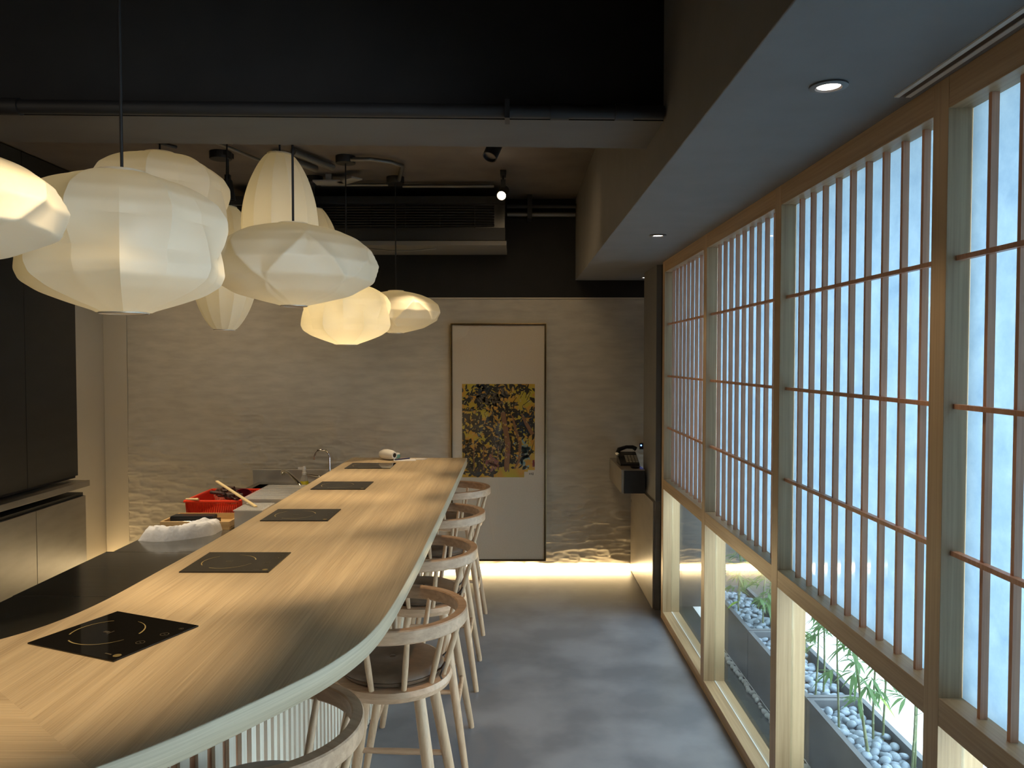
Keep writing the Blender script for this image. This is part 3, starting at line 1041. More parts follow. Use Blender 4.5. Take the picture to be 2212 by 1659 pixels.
# ================================================================== STOOLS
def make_stool():
    e = empty('bar_stool', (0, 0, 0))
    # local +X is the back of the stool
    m = MB().lathe([(0.001, 0.640), (0.170, 0.640), (0.190, 0.646), (0.196, 0.662), (0.190, 0.678), (0.180, 0.680), (0.001, 0.680)], n=56)
    m.build('seat', M['ash_y'], e, smooth=40)
    # cushion
    c = MB().lathe([(0.001, 0.681), (0.150, 0.681), (0.163, 0.688), (0.168, 0.699), (0.165, 0.7005), (0.168, 0.702), (0.163, 0.714), (0.145, 0.723), (0.08, 0.728), (0.02, 0.727), (0.009, 0.722), (0.001, 0.721)], n=56)
    cu = c.build('seat_cushion', M['leather'], e, smooth=50)
    MB().lathe([(0.001, 0.7262), (0.009, 0.7250), (0.011, 0.7222)], n=20).build('button', M['leather'], cu, smooth=60)
    for sg in (-1, 1):
        m = MB()
        a = sg * R_(22)
        p0 = Vector((0.165 * cos(a), 0.165 * sin(a), 0.700))
        m.tube([p0, (0.185 * cos(a), 0.185 * sin(a), 0.715), (0.205 * cos(a * 1.15), 0.205 * sin(a * 1.15), 0.74), (0.21 * cos(a * 1.4), 0.21 * sin(a * 1.4), 0.725), (0.195 * cos(a * 1.3), 0.195 * sin(a * 1.3), 0.700), (0.19 * cos(a * 1.1), 0.19 * sin(a * 1.1), 0.684)], 0.0032, 8)
        m.build('cushion_tie', M['strap'], cu, smooth=60)
    # spindles and rail
    for ang in (-100, -67, -35, -11, 11, 35, 67, 100):
        a = R_(ang)
        b0 = Vector((0.174 * cos(a), 0.174 * sin(a), 0.676))
        b1 = Vector((0.226 * cos(a * 1.0), 0.226 * sin(a), 0.852))
        MB().tube([b0, b0.lerp(b1, .5), b1], [0.0085, 0.0098, 0.0080], 14).build('spindle', M['ash_z'], e, smooth=40)
    m = MB()
    n = 60
    ring = []
    for i in range(n + 1):
        a = R_(-128 + 256 * i / n)
        ex = abs(-128 + 256 * i / n) / 128
        w = 0.013 + (0.004 if ex < 0.42 else 0.0)
        k = 1 - 0.0 * ex
        ro, ri = 0.246, 0.246 - 0.027
        if ex < 0.45:
            ri -= 0.005 * (1 - (ex / 0.45) ** 2)
        zt = 0.890
        zb = 0.846
        for (rr_, z) in ((ro - 0.003, zb), (ro, zb + 0.004), (ro, zt - 0.004), (ro - 0.003, zt), (ri + 0.003, zt), (ri, zt - 0.004), (ri, zb + 0.004), (ri + 0.003, zb)):
            ring.append((rr_ * cos(a), rr_ * sin(a), z))
    K = 8
    fs = []
    for i in range(n):
        for j in range(K):
            fs.append((i * K + j, i * K + (j + 1) % K, (i + 1) * K + (j + 1) % K, (i + 1) * K + j))
    fs.append(tuple(range(K)))
    fs.append(tuple(n * K + j for j in range(K)))
    m.add(ring, fs)
    m.build('back_rail', M['ash_y'], e, smooth=35)
    # legs
    tops, foots = {}, {}
    for sx in (-1, 1):
        for sy in (-1, 1):
            t = Vector((0.105 * sx, 0.105 * sy, 0.645))
            f = Vector((0.207 * sx, 0.205 * sy, 0.0))
            tops[sx, sy], foots[sx, sy] = t, f
            MB().tube([t, t.lerp(f, .25), t.lerp(f, .5), t.lerp(f, .975), f], [0.0185, 0.0195, 0.018, 0.0135, 0.012], 18).build('leg', M['ash_z'], e, smooth=40)
    for ax in (-1, 1):
        t = 0.50
        MB().tube([tops[-1, ax].lerp(foots[-1, ax], t), (tops[-1, ax].lerp(foots[-1, ax], t) + tops[1, ax].lerp(foots[1, ax], t)) / 2, tops[1, ax].lerp(foots[1, ax], t)], [0.009, 0.0115, 0.009], 14).build('stretcher', M['ash_y'], e, smooth=40)
        t = 0.60 if ax > 0 else 0.72
        MB().tube([tops[ax, -1].lerp(foots[ax, -1], t), (tops[ax, -1].lerp(foots[ax, -1], t) + tops[ax, 1].lerp(foots[ax, 1], t)) / 2, tops[ax, 1].lerp(foots[ax, 1], t)], [0.009, 0.0115, 0.009], 14).build('stretcher', M['ash_y'], e, smooth=40)
    return e


st0 = make_stool()
sl = [(-0.585, 1.70, -34, 'nearest ash bar stool, cut by the bottom image edge under the counter curve'),
      (-0.398, 2.508, -3, 'second ash bar stool from the camera, its brown cushion fully in view'),
      (-0.400, 3.300, 0, 'middle ash bar stool of the row along the bar'),
      (-0.396, 4.090, 0, 'fourth ash bar stool from the camera along the bar'),
      (-0.392, 4.890, 0, 'farthest ash bar stool beside the hanging picture')]
for i, (x, y, a, lb) in enumerate(sl):
    s = st0 if i == 0 else copy_tree(st0)
    s.location = (x, y, 0)
    s.rotation_euler = (0, 0, R_(a))
    tag(s, lb, 'bar stool', 'ash bar stools along the bar')

# ================================================================== KITCHEN SIDE
WT = 0.720


def worktop(name, xl, y0, y1, label):
    e = empty(name, (xl, y0, 0), 0, label, 'worktop', 'steel worktop units behind the bar')
    xr = -1.26 if y0 < 2.5 else -1.175
    B(0, xr - xl, 0, y1 - y0 - 0.004, WT - 0.035, WT).build('top', M['steel_dark'], e, bevel=0.002)
    B(0.03, xr - xl, 0.005, y1 - y0 - 0.008, 0.08, WT - 0.035).build('body', M['steel'], e, bevel=0.001)
    B(0.07, xr - xl, 0.005, y1 - y0 - 0.008, 0.0, 0.08).build('plinth', M['blackm'], e)
    B(0.0, xr - xl, y1 - y0 - 0.0038, y1 - y0 - 0.0005, WT - 0.02, WT + 0.0006).build('joint_strip', M['chrome'], e)
    return e


worktop('steel_worktop', -2.076, 1.95, 3.155, 'dark polished steel worktop unit nearest the camera')
worktop('steel_worktop', -2.080, 3.158, 3.895, 'dark polished steel worktop unit between the two joints')
e = empty('sink_worktop', (-2.045, 3.90, 0), 0, 'steel worktop with sink basin against the plaster wall', 'worktop', 'steel worktop units behind the bar')
xw = -1.175 + 2.045
m = MB()
sy0, sy1, sx0, sx1 = 1.25, 2.12, 0.05, 0.70
m.box(0, xw, 0, sy0, WT - 0.035, WT)
m.box(0, xw, sy1, 2.26, WT - 0.035, WT)
m.box(0, sx0, sy0, sy1, WT - 0.035, WT)
m.box(sx1, xw, sy0, sy1, WT - 0.035, WT)
m.build('top', M['steel_dark'], e)
m = MB()
m.box(sx0 - 0.01, sx0, sy0, sy1, 0.48, WT - 0.001)
m.box(sx1, sx1 + 0.01, sy0, sy1, 0.48, WT - 0.001)
m.box(sx0, sx1, sy0 - 0.01, sy0, 0.48, WT - 0.001)
m.box(sx0, sx1, sy1, sy1 + 0.01, 0.48, WT - 0.001)
m.box(sx0, sx1, sy0, sy1, 0.47, 0.48)
m.build('sink_basin', M['steel'], e)
B(0.03, xw, 0.005, 1.20, 0.08, WT - 0.035).build('body', M['steel'], e)
m = MB()
m.box(-0.045, xw, 2.228, 2.26, WT - 0.018, 0.822)
m.build('backsplash', M['steel'], e, bevel=0.003)

# faucets
def faucet(name, loc, label, path, rad, handle=None, rz=0):
    e = empty(name, loc, rz, label, 'faucet')
    MB().lathe([(0.001, 0), (0.026, 0), (0.026, 0.006), (0.018, 0.012), (0.016, 0.05), (0.001, 0.05)], n=24).build('base', M['chrome'], e, smooth=40)
    MB().tube(path, rad, 14).build('spout', M['chrome'], e, smooth=60)
    if handle:
        MB().tube(handle, [0.010, 0.008, 0.004], 10).build('lever', M['chrome'], e, smooth=50)
    return e


# tall gooseneck filter tap (spout swings towards -X)
gp = [(0, 0, 0.02), (0, 0, 0.205)]
for k in range(1, 13):
    t = pi * k / 13 * 1.0
    gp.append((-0.060 + 0.060 * cos(t), 0, 0.205 + 0.062 * sin(t)))
gp.append((-0.121, 0, 0.190))
fx = faucet('gooseneck_tap', (-1.455, 6.060, WT), 'tall thin chrome gooseneck tap against the plaster wall', gp, 0.0075, None)
for q in (5, 10):
    MB().tube([(gp[q][0], 0, gp[q][2] + 0.004), (gp[q][0], 0, gp[q][2] + 0.016)], [0.006, 0.002], 8).build('rivet', M['chrome'], fx)
faucet('mixer_tap', (-1.48, 5.42, WT), 'chrome mixer tap with long spout reaching over the sink', [(0, 0, 0.02), (0, 0, 0.045), (-0.06, 0.06, 0.10), (-0.15, 0.15, 0.150), (-0.19, 0.19, 0.166), (-0.215, 0.215, 0.165), (-0.222, 0.222, 0.135)], [0.014, 0.014, 0.013, 0.011, 0.011, 0.015, 0.014])
faucet('lever_tap', (-1.52, 6.030, WT), 'short chrome lever tap beside the yellow spray bottle', [(0, 0, 0.02), (0, 0, 0.06), (0.03, -0.05, 0.065)], [0.016, 0.016, 0.012], [(0, 0, 0.058), (-0.05, 0, 0.068), (-0.11, 0, 0.078)])

sb = empty('spray_bottle', (-1.585, 5.80, WT), 0, 'clear spray bottle half full of yellow liquid with white head', 'bottle')
MB().lathe([(0.001, 0.0), (0.031, 0.0), (0.032, 0.05), (0.028, 0.062)], n=24).build('liquid', M['yellow'], sb, smooth=40)
MB().lathe([(0.028, 0.062), (0.026, 0.085), (0.014, 0.105), (0.013, 0.115), (0.001, 0.115)], n=24).build('bottle_shoulder', M['clearbox'], sb, smooth=40)
sh = MB().lathe([(0.016, 0.108), (0.017, 0.125), (0.013, 0.130), (0.014, 0.160), (0.010, 0.172), (0.001, 0.175)], n=20)
sh.box(-0.045, 0.0, -0.008, 0.008, 0.148, 0.166)
sh.build('spray_head', M['white_pl'], sb, smooth=40)

# towel
tw = MB()
nu, nv = 40, 18
vs = []
tn = rng_noise(nv + 1, nu + 1, 6, 10, 21)
tn2 = rng_noise(nv + 1, nu + 1, 14, 22, 22)
for j in range(nv + 1):
    for i in range(nu + 1):
        u, v = i / nu, j / nv
        edge = min(u, 1 - u, 0.5) * 2
        he = min(1, (min(u, 1 - u) * 9)) ** 0.5 * min(1, (min(v, 1 - v) * 6)) ** 0.5
        x = u * 0.36
        y = v * 0.20 + 0.14 * u * u - 0.05 * sin(u * 3)
        z = he * (0.034 + 0.020 * tn[j, i] + 0.012 * tn2[j, i] + 0.014 * (v < 0.45) + 0.034 * math.exp(-((u - 0.74) ** 2) / 0.010) * (0.2 + 0.8 * v) + 0.018 * math.exp(-((u - 0.95) ** 2) / 0.004))
        vs.append((x, y, max(z, 0.0)))
for j in range(nv + 1):
    for i in range(nu + 1):
        p = vs[j * (nu + 1) + i]
        vs.append((p[0], p[1], 0.0) if False else (p[0], p[1], 0.0))
N1 = (nu + 1) * (nv + 1)
fs = [(j * (nu + 1) + i, j * (nu + 1) + i + 1, (j + 1) * (nu + 1) + i + 1, (j + 1) * (nu + 1) + i) for j in range(nv) for i in range(nu)]
fs += [tuple(N1 + k for k in reversed(f)) for f in list(fs)]
tw.add(vs, fs)
tag(tw.build('folded_towel', M['towel'], smooth=70, loc=(-2.035, 4.135, WT)), 'crumpled folded white towel lying on the dark steel worktop', 'towel')

# bamboo tray with black case
ty = empty('wooden_tray', (-2.035, 4.395, WT), 0, 'low light bamboo tray behind the white towel', 'tray')
m = MB()
m.box(0, 0.40, 0, 0.26, 0, 0.012)
m.box(0, 0.40, 0, 0.012, 0.012, 0.048)
m.box(0, 0.40, 0.248, 0.26, 0.012, 0.048)
m.box(0, 0.012, 0.012, 0.248, 0.012, 0.048)
m.box(0.388, 0.40, 0.012, 0.248, 0.012, 0.048)
m.build('tray_body', M['bamboo_y'], ty, bevel=0.0015)
bc = empty('black_case', (-2.005, 4.425, WT + 0.012), 0, 'long glossy black case lying in the bamboo tray', 'case')
m = MB()
m.obox((0.135, 0.045, 0.030), (0.125, 0, 0), (0, 0.04, 0.0), (0, 0, 0.030))
m.build('case_body', M['blackp'], bc, bevel=0.008)
MB().tube([(0.01, 0.001, 0.030), (0.26, 0.001, 0.030)], 0.0035, 8).build('chrome_edge', M['chrome'], bc, smooth=60)
B(0.262, 0.285, 0.02, 0.07, 0.012, 0.040).build('latch', M['blackp'], bc, bevel=0.002)

# red basket
rb = empty('red_basket', (-2.030, 4.70, WT), 0, 'red slotted plastic basket filled with dark dried pieces', 'basket')
WB, DB, HB = 0.345, 0.44, 0.115
m = MB()
taper = 0.022


def slot_side(m, p0, p1, h0, h1, inn):
    p0, p1 = Vector(p0), Vector(p1)
    L = (p1 - p0).length
    t = (p1 - p0) / L
    k = int(L / 0.011)
    inn = Vector(inn)
    for i in range(k + 1):
        q = p0 + t * (L * i / k)
        lo = q + inn * taper
        m.obox(((q + lo) / 2).to_tuple()[:2] + ((h0 + h1) / 2,), t * 0.0028, inn * 0.0016, Vector((0, 0, (h1 - h0) / 2)) - inn * taper / 2)


slot_side(m, (0.01, 0.01, 0), (WB - 0.01, 0.01, 0), 0.010, HB - 0.012, (0, 1, 0))
slot_side(m, (0.01, DB - 0.01, 0), (WB - 0.01, DB - 0.01, 0), 0.010, HB - 0.012, (0, -1, 0))
slot_side(m, (0.01, 0.01, 0), (0.01, DB - 0.01, 0), 0.010, HB - 0.012, (1, 0, 0))
slot_side(m, (WB - 0.01, 0.01, 0), (WB - 0.01, DB - 0.01, 0), 0.010, HB - 0.012, (-1, 0, 0))
m.box(0.028, WB - 0.028, 0.028, DB - 0.028, 0.0, 0.006)
m.box(0.026, WB - 0.026, 0.024, 0.034, 0.0, 0.014)
m.box(0.026, WB - 0.026, DB - 0.034, DB - 0.024, 0.0, 0.014)
m.box(0.024, 0.034, 0.034, DB - 0.034, 0.0, 0.014)
m.box(WB - 0.034, WB - 0.024, 0.034, DB - 0.034, 0.0, 0.014)
m.build('slotted_wall', M['red'], rb)
m = MB()
m.box(0, WB, -0.006, 0.014, HB - 0.014, HB)
m.box(0, WB, DB - 0.014, DB + 0.006, HB - 0.014, HB)
m.box(-0.006, 0.014, 0.014, DB - 0.014, HB - 0.014, HB)
m.box(WB - 0.014, WB + 0.006, 0.014, DB - 0.014, HB - 0.014, HB)
m.build('rim', M['red'], rb, bevel=0.005)
br = random.Random(5)
bk0 = None
for k in range(26):
    u = k / 25.0
    x = -2.030 + 0.15 + 0.12 * br.random()
    y = 4.70 + 0.09 + 0.27 * br.random()
    z = WT + 0.05 + 0.075 * (1 - abs(2 * (x + 2.030) / WB - 1)) + 0.02 * br.random()
    a = br.uniform(0, 6.28)
    if bk0 is None:
        mm = MB()
        mm.tube([(-0.045, 0, 0), (-0.02, 0.004, 0.002), (0.02, -0.003, -0.001), (0.045, 0.002, 0.001)], [0.009, 0.013, 0.012, 0.010], 9)
        bk0 = mm.build('dried_piece', M['dried'], smooth=50)
        o = bk0
    else:
        o = bk0.copy()
        C.objects.link(o)
    o.location = (x, y, z)
    o.rotation_euler = (br.uniform(-.3, .3), br.uniform(-.3, .3), a)
    s = br.uniform(0.7, 1.15)
    o.scale = (s, s, s)
    tag(o, 'dark brown dried bark-like piece heaped in the red basket', 'dried piece', 'dark dried pieces in the red basket')
bw = MB().lathe([(0.001, 0.0), (0.025, 0.0), (0.055, 0.030), (0.062, 0.052), (0.059, 0.052), (0.051, 0.031), (0.022, 0.005), (0.001, 0.004)], n=36)
o = bw.build('lacquer_bowl', M['bowl'], smooth=50, loc=(-1.765, 4.985, WT + 0.062))
o.rotation_euler = (R_(55), R_(10), R_(20))
tag(o, 'shiny dark red bowl tipped on its side in the basket', 'bowl')
tag(MB().tube([(0, 0, 0), (0.085, -0.02, 0.003)], [0.0055, 0.0075], 10).build('wooden_spoon_handle', M['stick'], smooth=50, loc=(-2.018, 4.712, WT + HB + 0.006)),
    'short pale wooden handle resting on the left rim of the red basket', 'wooden handle')
tag(MB().obox((0, 0, 0), Vector((0.18, -0.17, -0.048)), Vector((0.006, 0.0065, 0)), (0, 0, 0.0035)).build('wooden_stick', M['stick'], loc=(-1.695, 4.665, WT + 0.165)),
    'pale wooden stick slanting from the basket across the clear box', 'stick')


# clear plastic boxes
def clear_box(x, y, w, d, h, z, label):
    e = empty('clear_box', (x, y, z), 0, label, 'plastic box', 'clear plastic boxes by the basket')
    m = MB()
    m.box(0, w, 0, d, 0, 0.003)
    m.box(0, w, 0, 0.003, 0.003, h)
    m.box(0, w, d - 0.003, d, 0.003, h)
    m.box(0, 0.003, 0.003, d - 0.003, 0.003, h)
    m.box(w - 0.003, w, 0.003, d - 0.003, 0.003, h)
    m.build('box_body', M['clearbox'], e)
    m = MB()
    m.box(-0.006, w + 0.006, -0.006, d + 0.006, h, h + 0.005)
    for k in range(6):
        yy = d * (k + 0.5) / 6
        m.box(0.01, w - 0.01, yy - 0.006, yy + 0.006, h + 0.005, h + 0.009)
    m.build('lid', M['clearbox'], e)
    return e


clear_box(-1.660, 4.68, 0.40, 0.52, 0.125, WT, 'large clear plastic box with ribbed lid to the right of the red basket')
clear_box(-1.615, 4.42, 0.16, 0.22, 0.105, WT, 'small clear plastic tub with lid next to the bamboo tray')
tag(B(-1.445, -1.245, 4.42, 4.66, WT, WT + 0.085).build('wooden_block', M['bamboo_y'], bevel=0.003), 'pale wooden block partly hidden by the bar edge', 'wooden block')

# wall cabinets on the left: lower doors, ledge, upper doors
LX = -2.965
seams = [5.30, 4.745, 4.19, 3.635, 3.08, 2.525, 1.97, 1.4, 0.85]
for i in range(len(seams) - 1):
    y1, y0 = seams[i], seams[i + 1]
    nth = ['beside the smooth plaster wall', 'next along from the plaster wall', 'third from the plaster wall', 'fourth from the plaster wall', 'fifth from the plaster wall', 'sixth from the plaster wall', 'seventh from the plaster wall', 'nearest the camera'][i]
    e = empty('base_cabinet', (LX, y0, 0), 0, 'bronze grey base cabinet unit %s' % nth, 'cabinet', 'base cabinets along the left wall')
    B(XL - LX, -0.020, 0.0, y1 - y0, 0.07, 0.782).build('body', M['cabinet_up'], e)
    B(XL - LX, -0.06, 0.0, y1 - y0, 0.0, 0.07).build('plinth', M['blackm'], e)
    B(-0.019, 0, 0.002, y1 - y0 - 0.002, 0.075, 0.760).build('door', M['cabinet'], e, bevel=0.001)
    e = empty('wall_cabinet', (-3.015, y0, 0), 0, 'tall black upper cabinet unit %s' % nth, 'cabinet', 'upper cabinets along the left wall')
    B(XL + 3.015, -0.020, 0.0, y1 - y0, 0.882, 2.98).build('body', M['cabinet_up'], e)
    B(-0.019, 0, 0.002, y1 - y0 - 0.002, 0.900, 2.975).build('door', M['cabinet_up'], e, bevel=0.001)
tag(B(XL, -2.955, 0.85, 5.335, 0.822, 0.862).build('ledge', M['cabinet'], bevel=0.001), 'continuous thin bronze worktop between base and upper cabinets', 'worktop')


# ================================================================== PENDANT LAMPS
def hull_ring(angs, rads, per=6, dip=0.0):
    """closed polygon through the vertices (angle, radius); vertices inside the chord of their neighbours are pushed out to it"""
    v = sorted(zip([a % (2 * pi) for a in angs], rads))
    P = [Vector((r * cos(a), r * sin(a))) for a, r in v]
    n = len(P)
    Q = []
    for i in range(n):
        a, b, c = P[i - 1], P[i], P[(i + 1) % n]
        d = (c - a)
        if d.length > 1e-9 and b.length > 1e-9:
            # intersection of ray O->b with chord a-c
            den = b.x * d.y - b.y * d.x
            if abs(den) > 1e-12:
                t = (a.x * d.y - a.y * d.x) / den
                if t > 1.0:
                    b = b * t
        Q.append(b)
    out = []
    for i in range(n):
        a, b = Q[i], Q[(i + 1) % n]
        for k in range(per):
            out.append(a.lerp(b, k / per) * (1 - dip * sin(pi * k / per)))
    return out


def soft(t, xs, ys):
    """profile table read with a small moving average so that kinks are rounded"""
    w = 0.018
    return float(np.mean([np.interp(min(max(t + k * w / 3, 0), 1), xs, ys) for k in range(-3, 4)]))


def lamp_mesh(kind, Rr, H, phase):
    rows = 72
    rings = []
    for j in range(rows + 1):
        t = j / rows            # 0 top, 1 bottom
        z = -t * H
        if kind == 'lobed':
            N = 7
            ru = soft(t, [0, .03, .07, .12, .2, .31, .4, .5, .6, .7, .8, .9, 1], [.20, .42, .60, .74, .90, .995, 1.0, .96, .89, .80, .66, .45, .2])
            rl = soft(t, [0, .1, .2, .3, .4, .5, .6, .70, .78, .86, .93, 1], [.2, .52, .70, .83, .91, .955, .985, 1, .95, .78, .53, .24])
            angs = [phase + 2 * pi * i / N for i in range(N)] + [phase + pi / N + 2 * pi * i / N for i in range(N)]
            ring = hull_ring(angs, [ru * Rr] * N + [rl * Rr] * N, 6, 0.022)
        elif kind == 'saucer':
            u = 2 * t - 1
            p = soft(t, [0, .025, .09, .19, .32, .5, .7, .87, .975, 1], [.14, .31, .55, .77, .92, 1, .95, .66, .27, .14])
            N = 6
            a = R_(27) * (-u)
            ribs = np.array([phase + 2 * pi * i / N + a for i in range(N)] + [phase + pi / N + 2 * pi * i / N - a for i in range(N)]) % (2 * pi)
            ring = []
            for k in range(360):            # crossing wire ribs with hollow skin panels between them
                al = 2 * pi * k / 360
                f = min(np.abs((ribs - al + pi) % (2 * pi) - pi).min() / 0.27, 1.0)
                r_ = p * Rr * (1 - 0.060 * (1 - (1 - f) ** 2.0))
                ring.append(Vector((r_ * cos(al), r_ * sin(al))))
        else:
            u = abs(2 * t - 1)
            p = 0.32 + 0.68 * (1 - u ** 2.0) ** 0.8
            N = 13
            ring = hull_ring([phase + 2 * pi * i / N for i in range(N)], [p * Rr] * N, 5)
            q = []
            for i, w in enumerate(ring):       # panels pulled slightly in between the ribs
                f = (i % 5) / 5.0
                q.append(w * (1 - 0.022 * sin(pi * f)))
            ring = q
        rings.append((z, ring))
    n = len(rings[0][1])
    m = MB()
    vs = [(w.x, w.y, z) for z, ring in rings for w in ring]
    fs = [(j * n + i, j * n + (i + 1) % n, (j + 1) * n + (i + 1) % n, (j + 1) * n + i) for j in range(rows) for i in range(n)]
    m.add(vs, fs)
    return m, rings[-1][1][0].length, rings[0][1][0].length


def pendant(kind, x, y, ztop, H, Rr, phase, label, bulb, tilt=0.0, cord_r=0.0045, canopy=True, sm=None):
    e = empty('pendant_lamp', (x, y, ztop), 0, label, 'pendant lamp', 'sculptural pendant lamps above the bar')
    m, rb_, rt_ = lamp_mesh(kind, Rr, H, phase)
    s = m.build('shade', M['shade'], e, smooth={'lobed': 13, 'saucer': 60, 'cigar': 12}[kind])
    g = MB()
    rb = max(rb_ * 0.96, 0.02)
    g.tube([(rb * cos(a), rb * sin(a), -H - 0.002) for a in [2 * pi * k / 32 for k in range(33)]], 0.0028, 8, cap=False)
    g.lathe([(rb * 0.92, -H - 0.003), (rb * 0.92, -H + 0.002), (rb * 0.5, -H + 0.004), (rb * 0.5, -H - 0.001)], n=24)
    g.build('bottom_ring', M['steel'], e, smooth=40)
    MB().lathe([(0.001, 0.004), (rt_ * 1.02, 0.004), (rt_ * 1.02, -0.003), (0.001, -0.003)], n=32).build('top_cap', M['shade'], e, smooth=40)
    bz = -H * 0.5
    MB().lathe([(0.001, bz - 0.03), (0.02, bz - 0.022), (0.028, bz), (0.022, bz + 0.02), (0.013, bz + 0.035), (0.013, bz + 0.06), (0.001, bz + 0.06)], n=20).build('bulb', M['bulb_e'] if bulb else M['white_pl'], e, smooth=60)
    MB().tube([(0, 0, 0.0), (0, 0, CEIL - ztop - 0.03)], cord_r, 10).build('cord', M['blackm'], e, smooth=60)
    if canopy:
        MB().lathe([(0.001, CEIL - ztop - 0.045), (0.060, CEIL - ztop - 0.045), (0.062, CEIL - ztop - 0.042), (0.062, CEIL - ztop), (0.001, CEIL - ztop)], n=32).build('canopy', M['blackm'], e, smooth=40)
    if bulb:
        light('lamp_glow', 'POINT', (x, y, ztop - H * 0.5), bulb, (1.0, 0.82, 0.55), shadow_soft_size=0.05)
    if tilt:
        e.rotation_euler = (0, tilt, 0)
    return e


d2 = 2 * pi / 7
# phases are angles about Z measured from +X; -90 deg faces the camera
pendant('lobed', -1.112, 2.20, 2.228, 0.393, 0.285, R_(-90 - 5.6 + 5), 'largest lobed cream pendant lamp in front, hung left of the bar hobs', 0.9)
pendant('lobed', -1.505, 3.30, 2.575, 0.400, 0.283, R_(-90 + 14), 'lobed cream pendant lamp half hidden behind the largest lobed one', 0.9)
pendant('cigar', -1.085, 3.60, 2.650, 0.665, 0.176, R_(-90 + 4), 'tall ribbed spindle pendant rising behind the big saucer lamp', 0.9)
pendant('saucer', -0.846, 2.97, 2.219, 0.310, 0.325, R_(-80), 'large flat saucer pendant with crossing ribs at the centre of the lamps', 0.9)
pendant('cigar', -1.560, 4.20, 2.526, 0.662, 0.176, R_(-90 + 10), 'ribbed spindle pendant whose lower half shows between the two biggest lamps', 1.0, tilt=R_(1.5))
pendant('cigar', -1.402, 5.45, 2.759, 0.663, 0.176, R_(-90), 'farthest ribbed spindle pendant, only its shoulder visible behind the saucer lamp', 0.9)
pendant('lobed', -1.062, 4.905, 2.190, 0.393, 0.285, R_(-90 + 8), 'small brightly glowing lobed pendant below the big saucer lamp', 4.5)
pendant('saucer', -0.832, 5.46, 2.185, 0.295, 0.325, R_(-70), 'farthest saucer pendant beside the glowing lobed lamp', 0.9)
pendant('saucer', -1.330, 1.63, 2.175, 0.275, 0.345, R_(-60), 'saucer pendant cut by the left image edge', 0.3)

# ================================================================== CEILING SERVICES
pipe = empty('ceiling_pipe', (0, 2.44, 2.505), 0, 'black pipe running along the lower front edge of the beam', 'pipe')
pt = MB()
pt.tube([(XL + 0.02, 0.0 - 0.022 + 0.0, 0), (0.49, 0.096, 0)], 0.022, 16)
pt.build('pipe_run', M['blackm'], pipe, smooth=50)
for x in (0.15, 0.36, -1.6):
    yy = -0.022 + (x - XL) / (0.49 - XL) * 0.118
    MB().tube([(x - 0.03, yy - 0.001, 0), (x + 0.03, yy + 0.001, 0)], 0.027, 16).build('coupling', M['blackm'], pipe, smooth=40)
for x in (-0.02, -1.9):
    yy = -0.022 + (x - XL) / (0.49 - XL) * 0.118
    B(x - 0.008, x + 0.008, yy - 0.03, yy + 0.04, -0.030, 0.03).build('pipe_clip', M['blackm'], pipe)

# ducted air unit at the back
ac = empty('air_conditioner', (-2.12, 5.66, 2.535), 0, 'black louvred air conditioning unit high on the back wall', 'air conditioner')
AW = 2.06
B(0, AW, 0.02, 0.50, 0.035, 0.36).build('casing', M['blackp'], ac, bevel=0.004)
m = MB()
for k in range(8):
    z = 0.150 + k * 0.0195
    m.obox((AW / 2 - 0.03, 0.008, z), (AW / 2 - 0.05, 0, 0), (0, 0.010, 0.006), (0, -0.001, 0.0018))
for k in range(8):
    m.box(0.05 + k * 0.255, 0.054 + k * 0.255, 0.002, 0.019, 0.135, 0.30)
m.build('louvre_grille', M['blackm'], ac)
m = MB()
m.box(0, AW, 0.0, 0.019, 0.038, 0.130)
m.box(0, AW, 0.0, 0.019, 0.305, 0.36)
m.build('front_panel', M['blackm'], ac)
B(-0.005, AW + 0.010, -0.012, 0.50, 0.0, 0.034).build('drip_tray', M['trayg'], ac, bevel=0.003)
for x in (0.35, 1.75):
    MB().tube([(x, 0.2, 0.36), (x, 0.2, CEIL - 2.535)], 0.006, 8).build('hanger', M['blackm'], ac)
cb = MB().tube([(-1.10 + k * 0.06, 5.63 + 0.004 * k, 2.515 - 0.020 * sin(pi * k / 9)) for k in range(10)], 0.005, 8)
tag(cb.build('drain_hose', M['greym'], smooth=60), 'thin grey hose sagging below the air conditioning unit', 'hose')

# conduits and wall track at the ceiling
def conduit(path, r, label, m='greym', name='conduit'):
    o = MB().tube(path, r, 12).build(name, M[m], smooth=60)
    return tag(o, label, 'conduit', 'conduits fixed under the ceiling')


conduit([(-0.80, 5.60, 2.955), (-0.14, 5.60, 2.955)], 0.013, 'straight grey conduit from the canopy to the track spotlight')
conduit([(-1.38, 5.56, 2.955), (-0.90, 5.56, 2.955)], 0.011, 'short grey conduit between the two far canopies')
conduit([(-1.02, 4.86, 2.955), (-0.90, 4.86, 2.955), (-0.78, 4.92, 2.955), (-0.72, 5.02, 2.955), (-0.82, 5.52, 2.955)], 0.013, 'bent grey conduit curving between two lamp canopies')
conduit([(-1.86, 4.02, 2.955), (-1.43, 5.42, 2.955)], 0.010, 'long grey conduit running diagonally behind the spindle lamp')
conduit([(-1.46, 4.72, 2.955), (-1.30, 5.10, 2.955)], 0.022, 'thick left conduit stub of the pair above the spindle lamp', 'greym')
conduit([(-1.33, 4.68, 2.955), (-1.18, 5.06, 2.955)], 0.022, 'thick right conduit stub of the pair above the spindle lamp', 'greym')
conduit([(-2.35, 4.02, 2.96), (-2.0, 4.6, 2.96)], 0.010, 'thin dark conduit above the left lobed lamp', 'blackm')
conduit([(-0.05, 6.05, 2.90), (0.49, 6.05, 2.90)], 0.018, 'upper dark pipe along the top of the back wall', 'blackm')
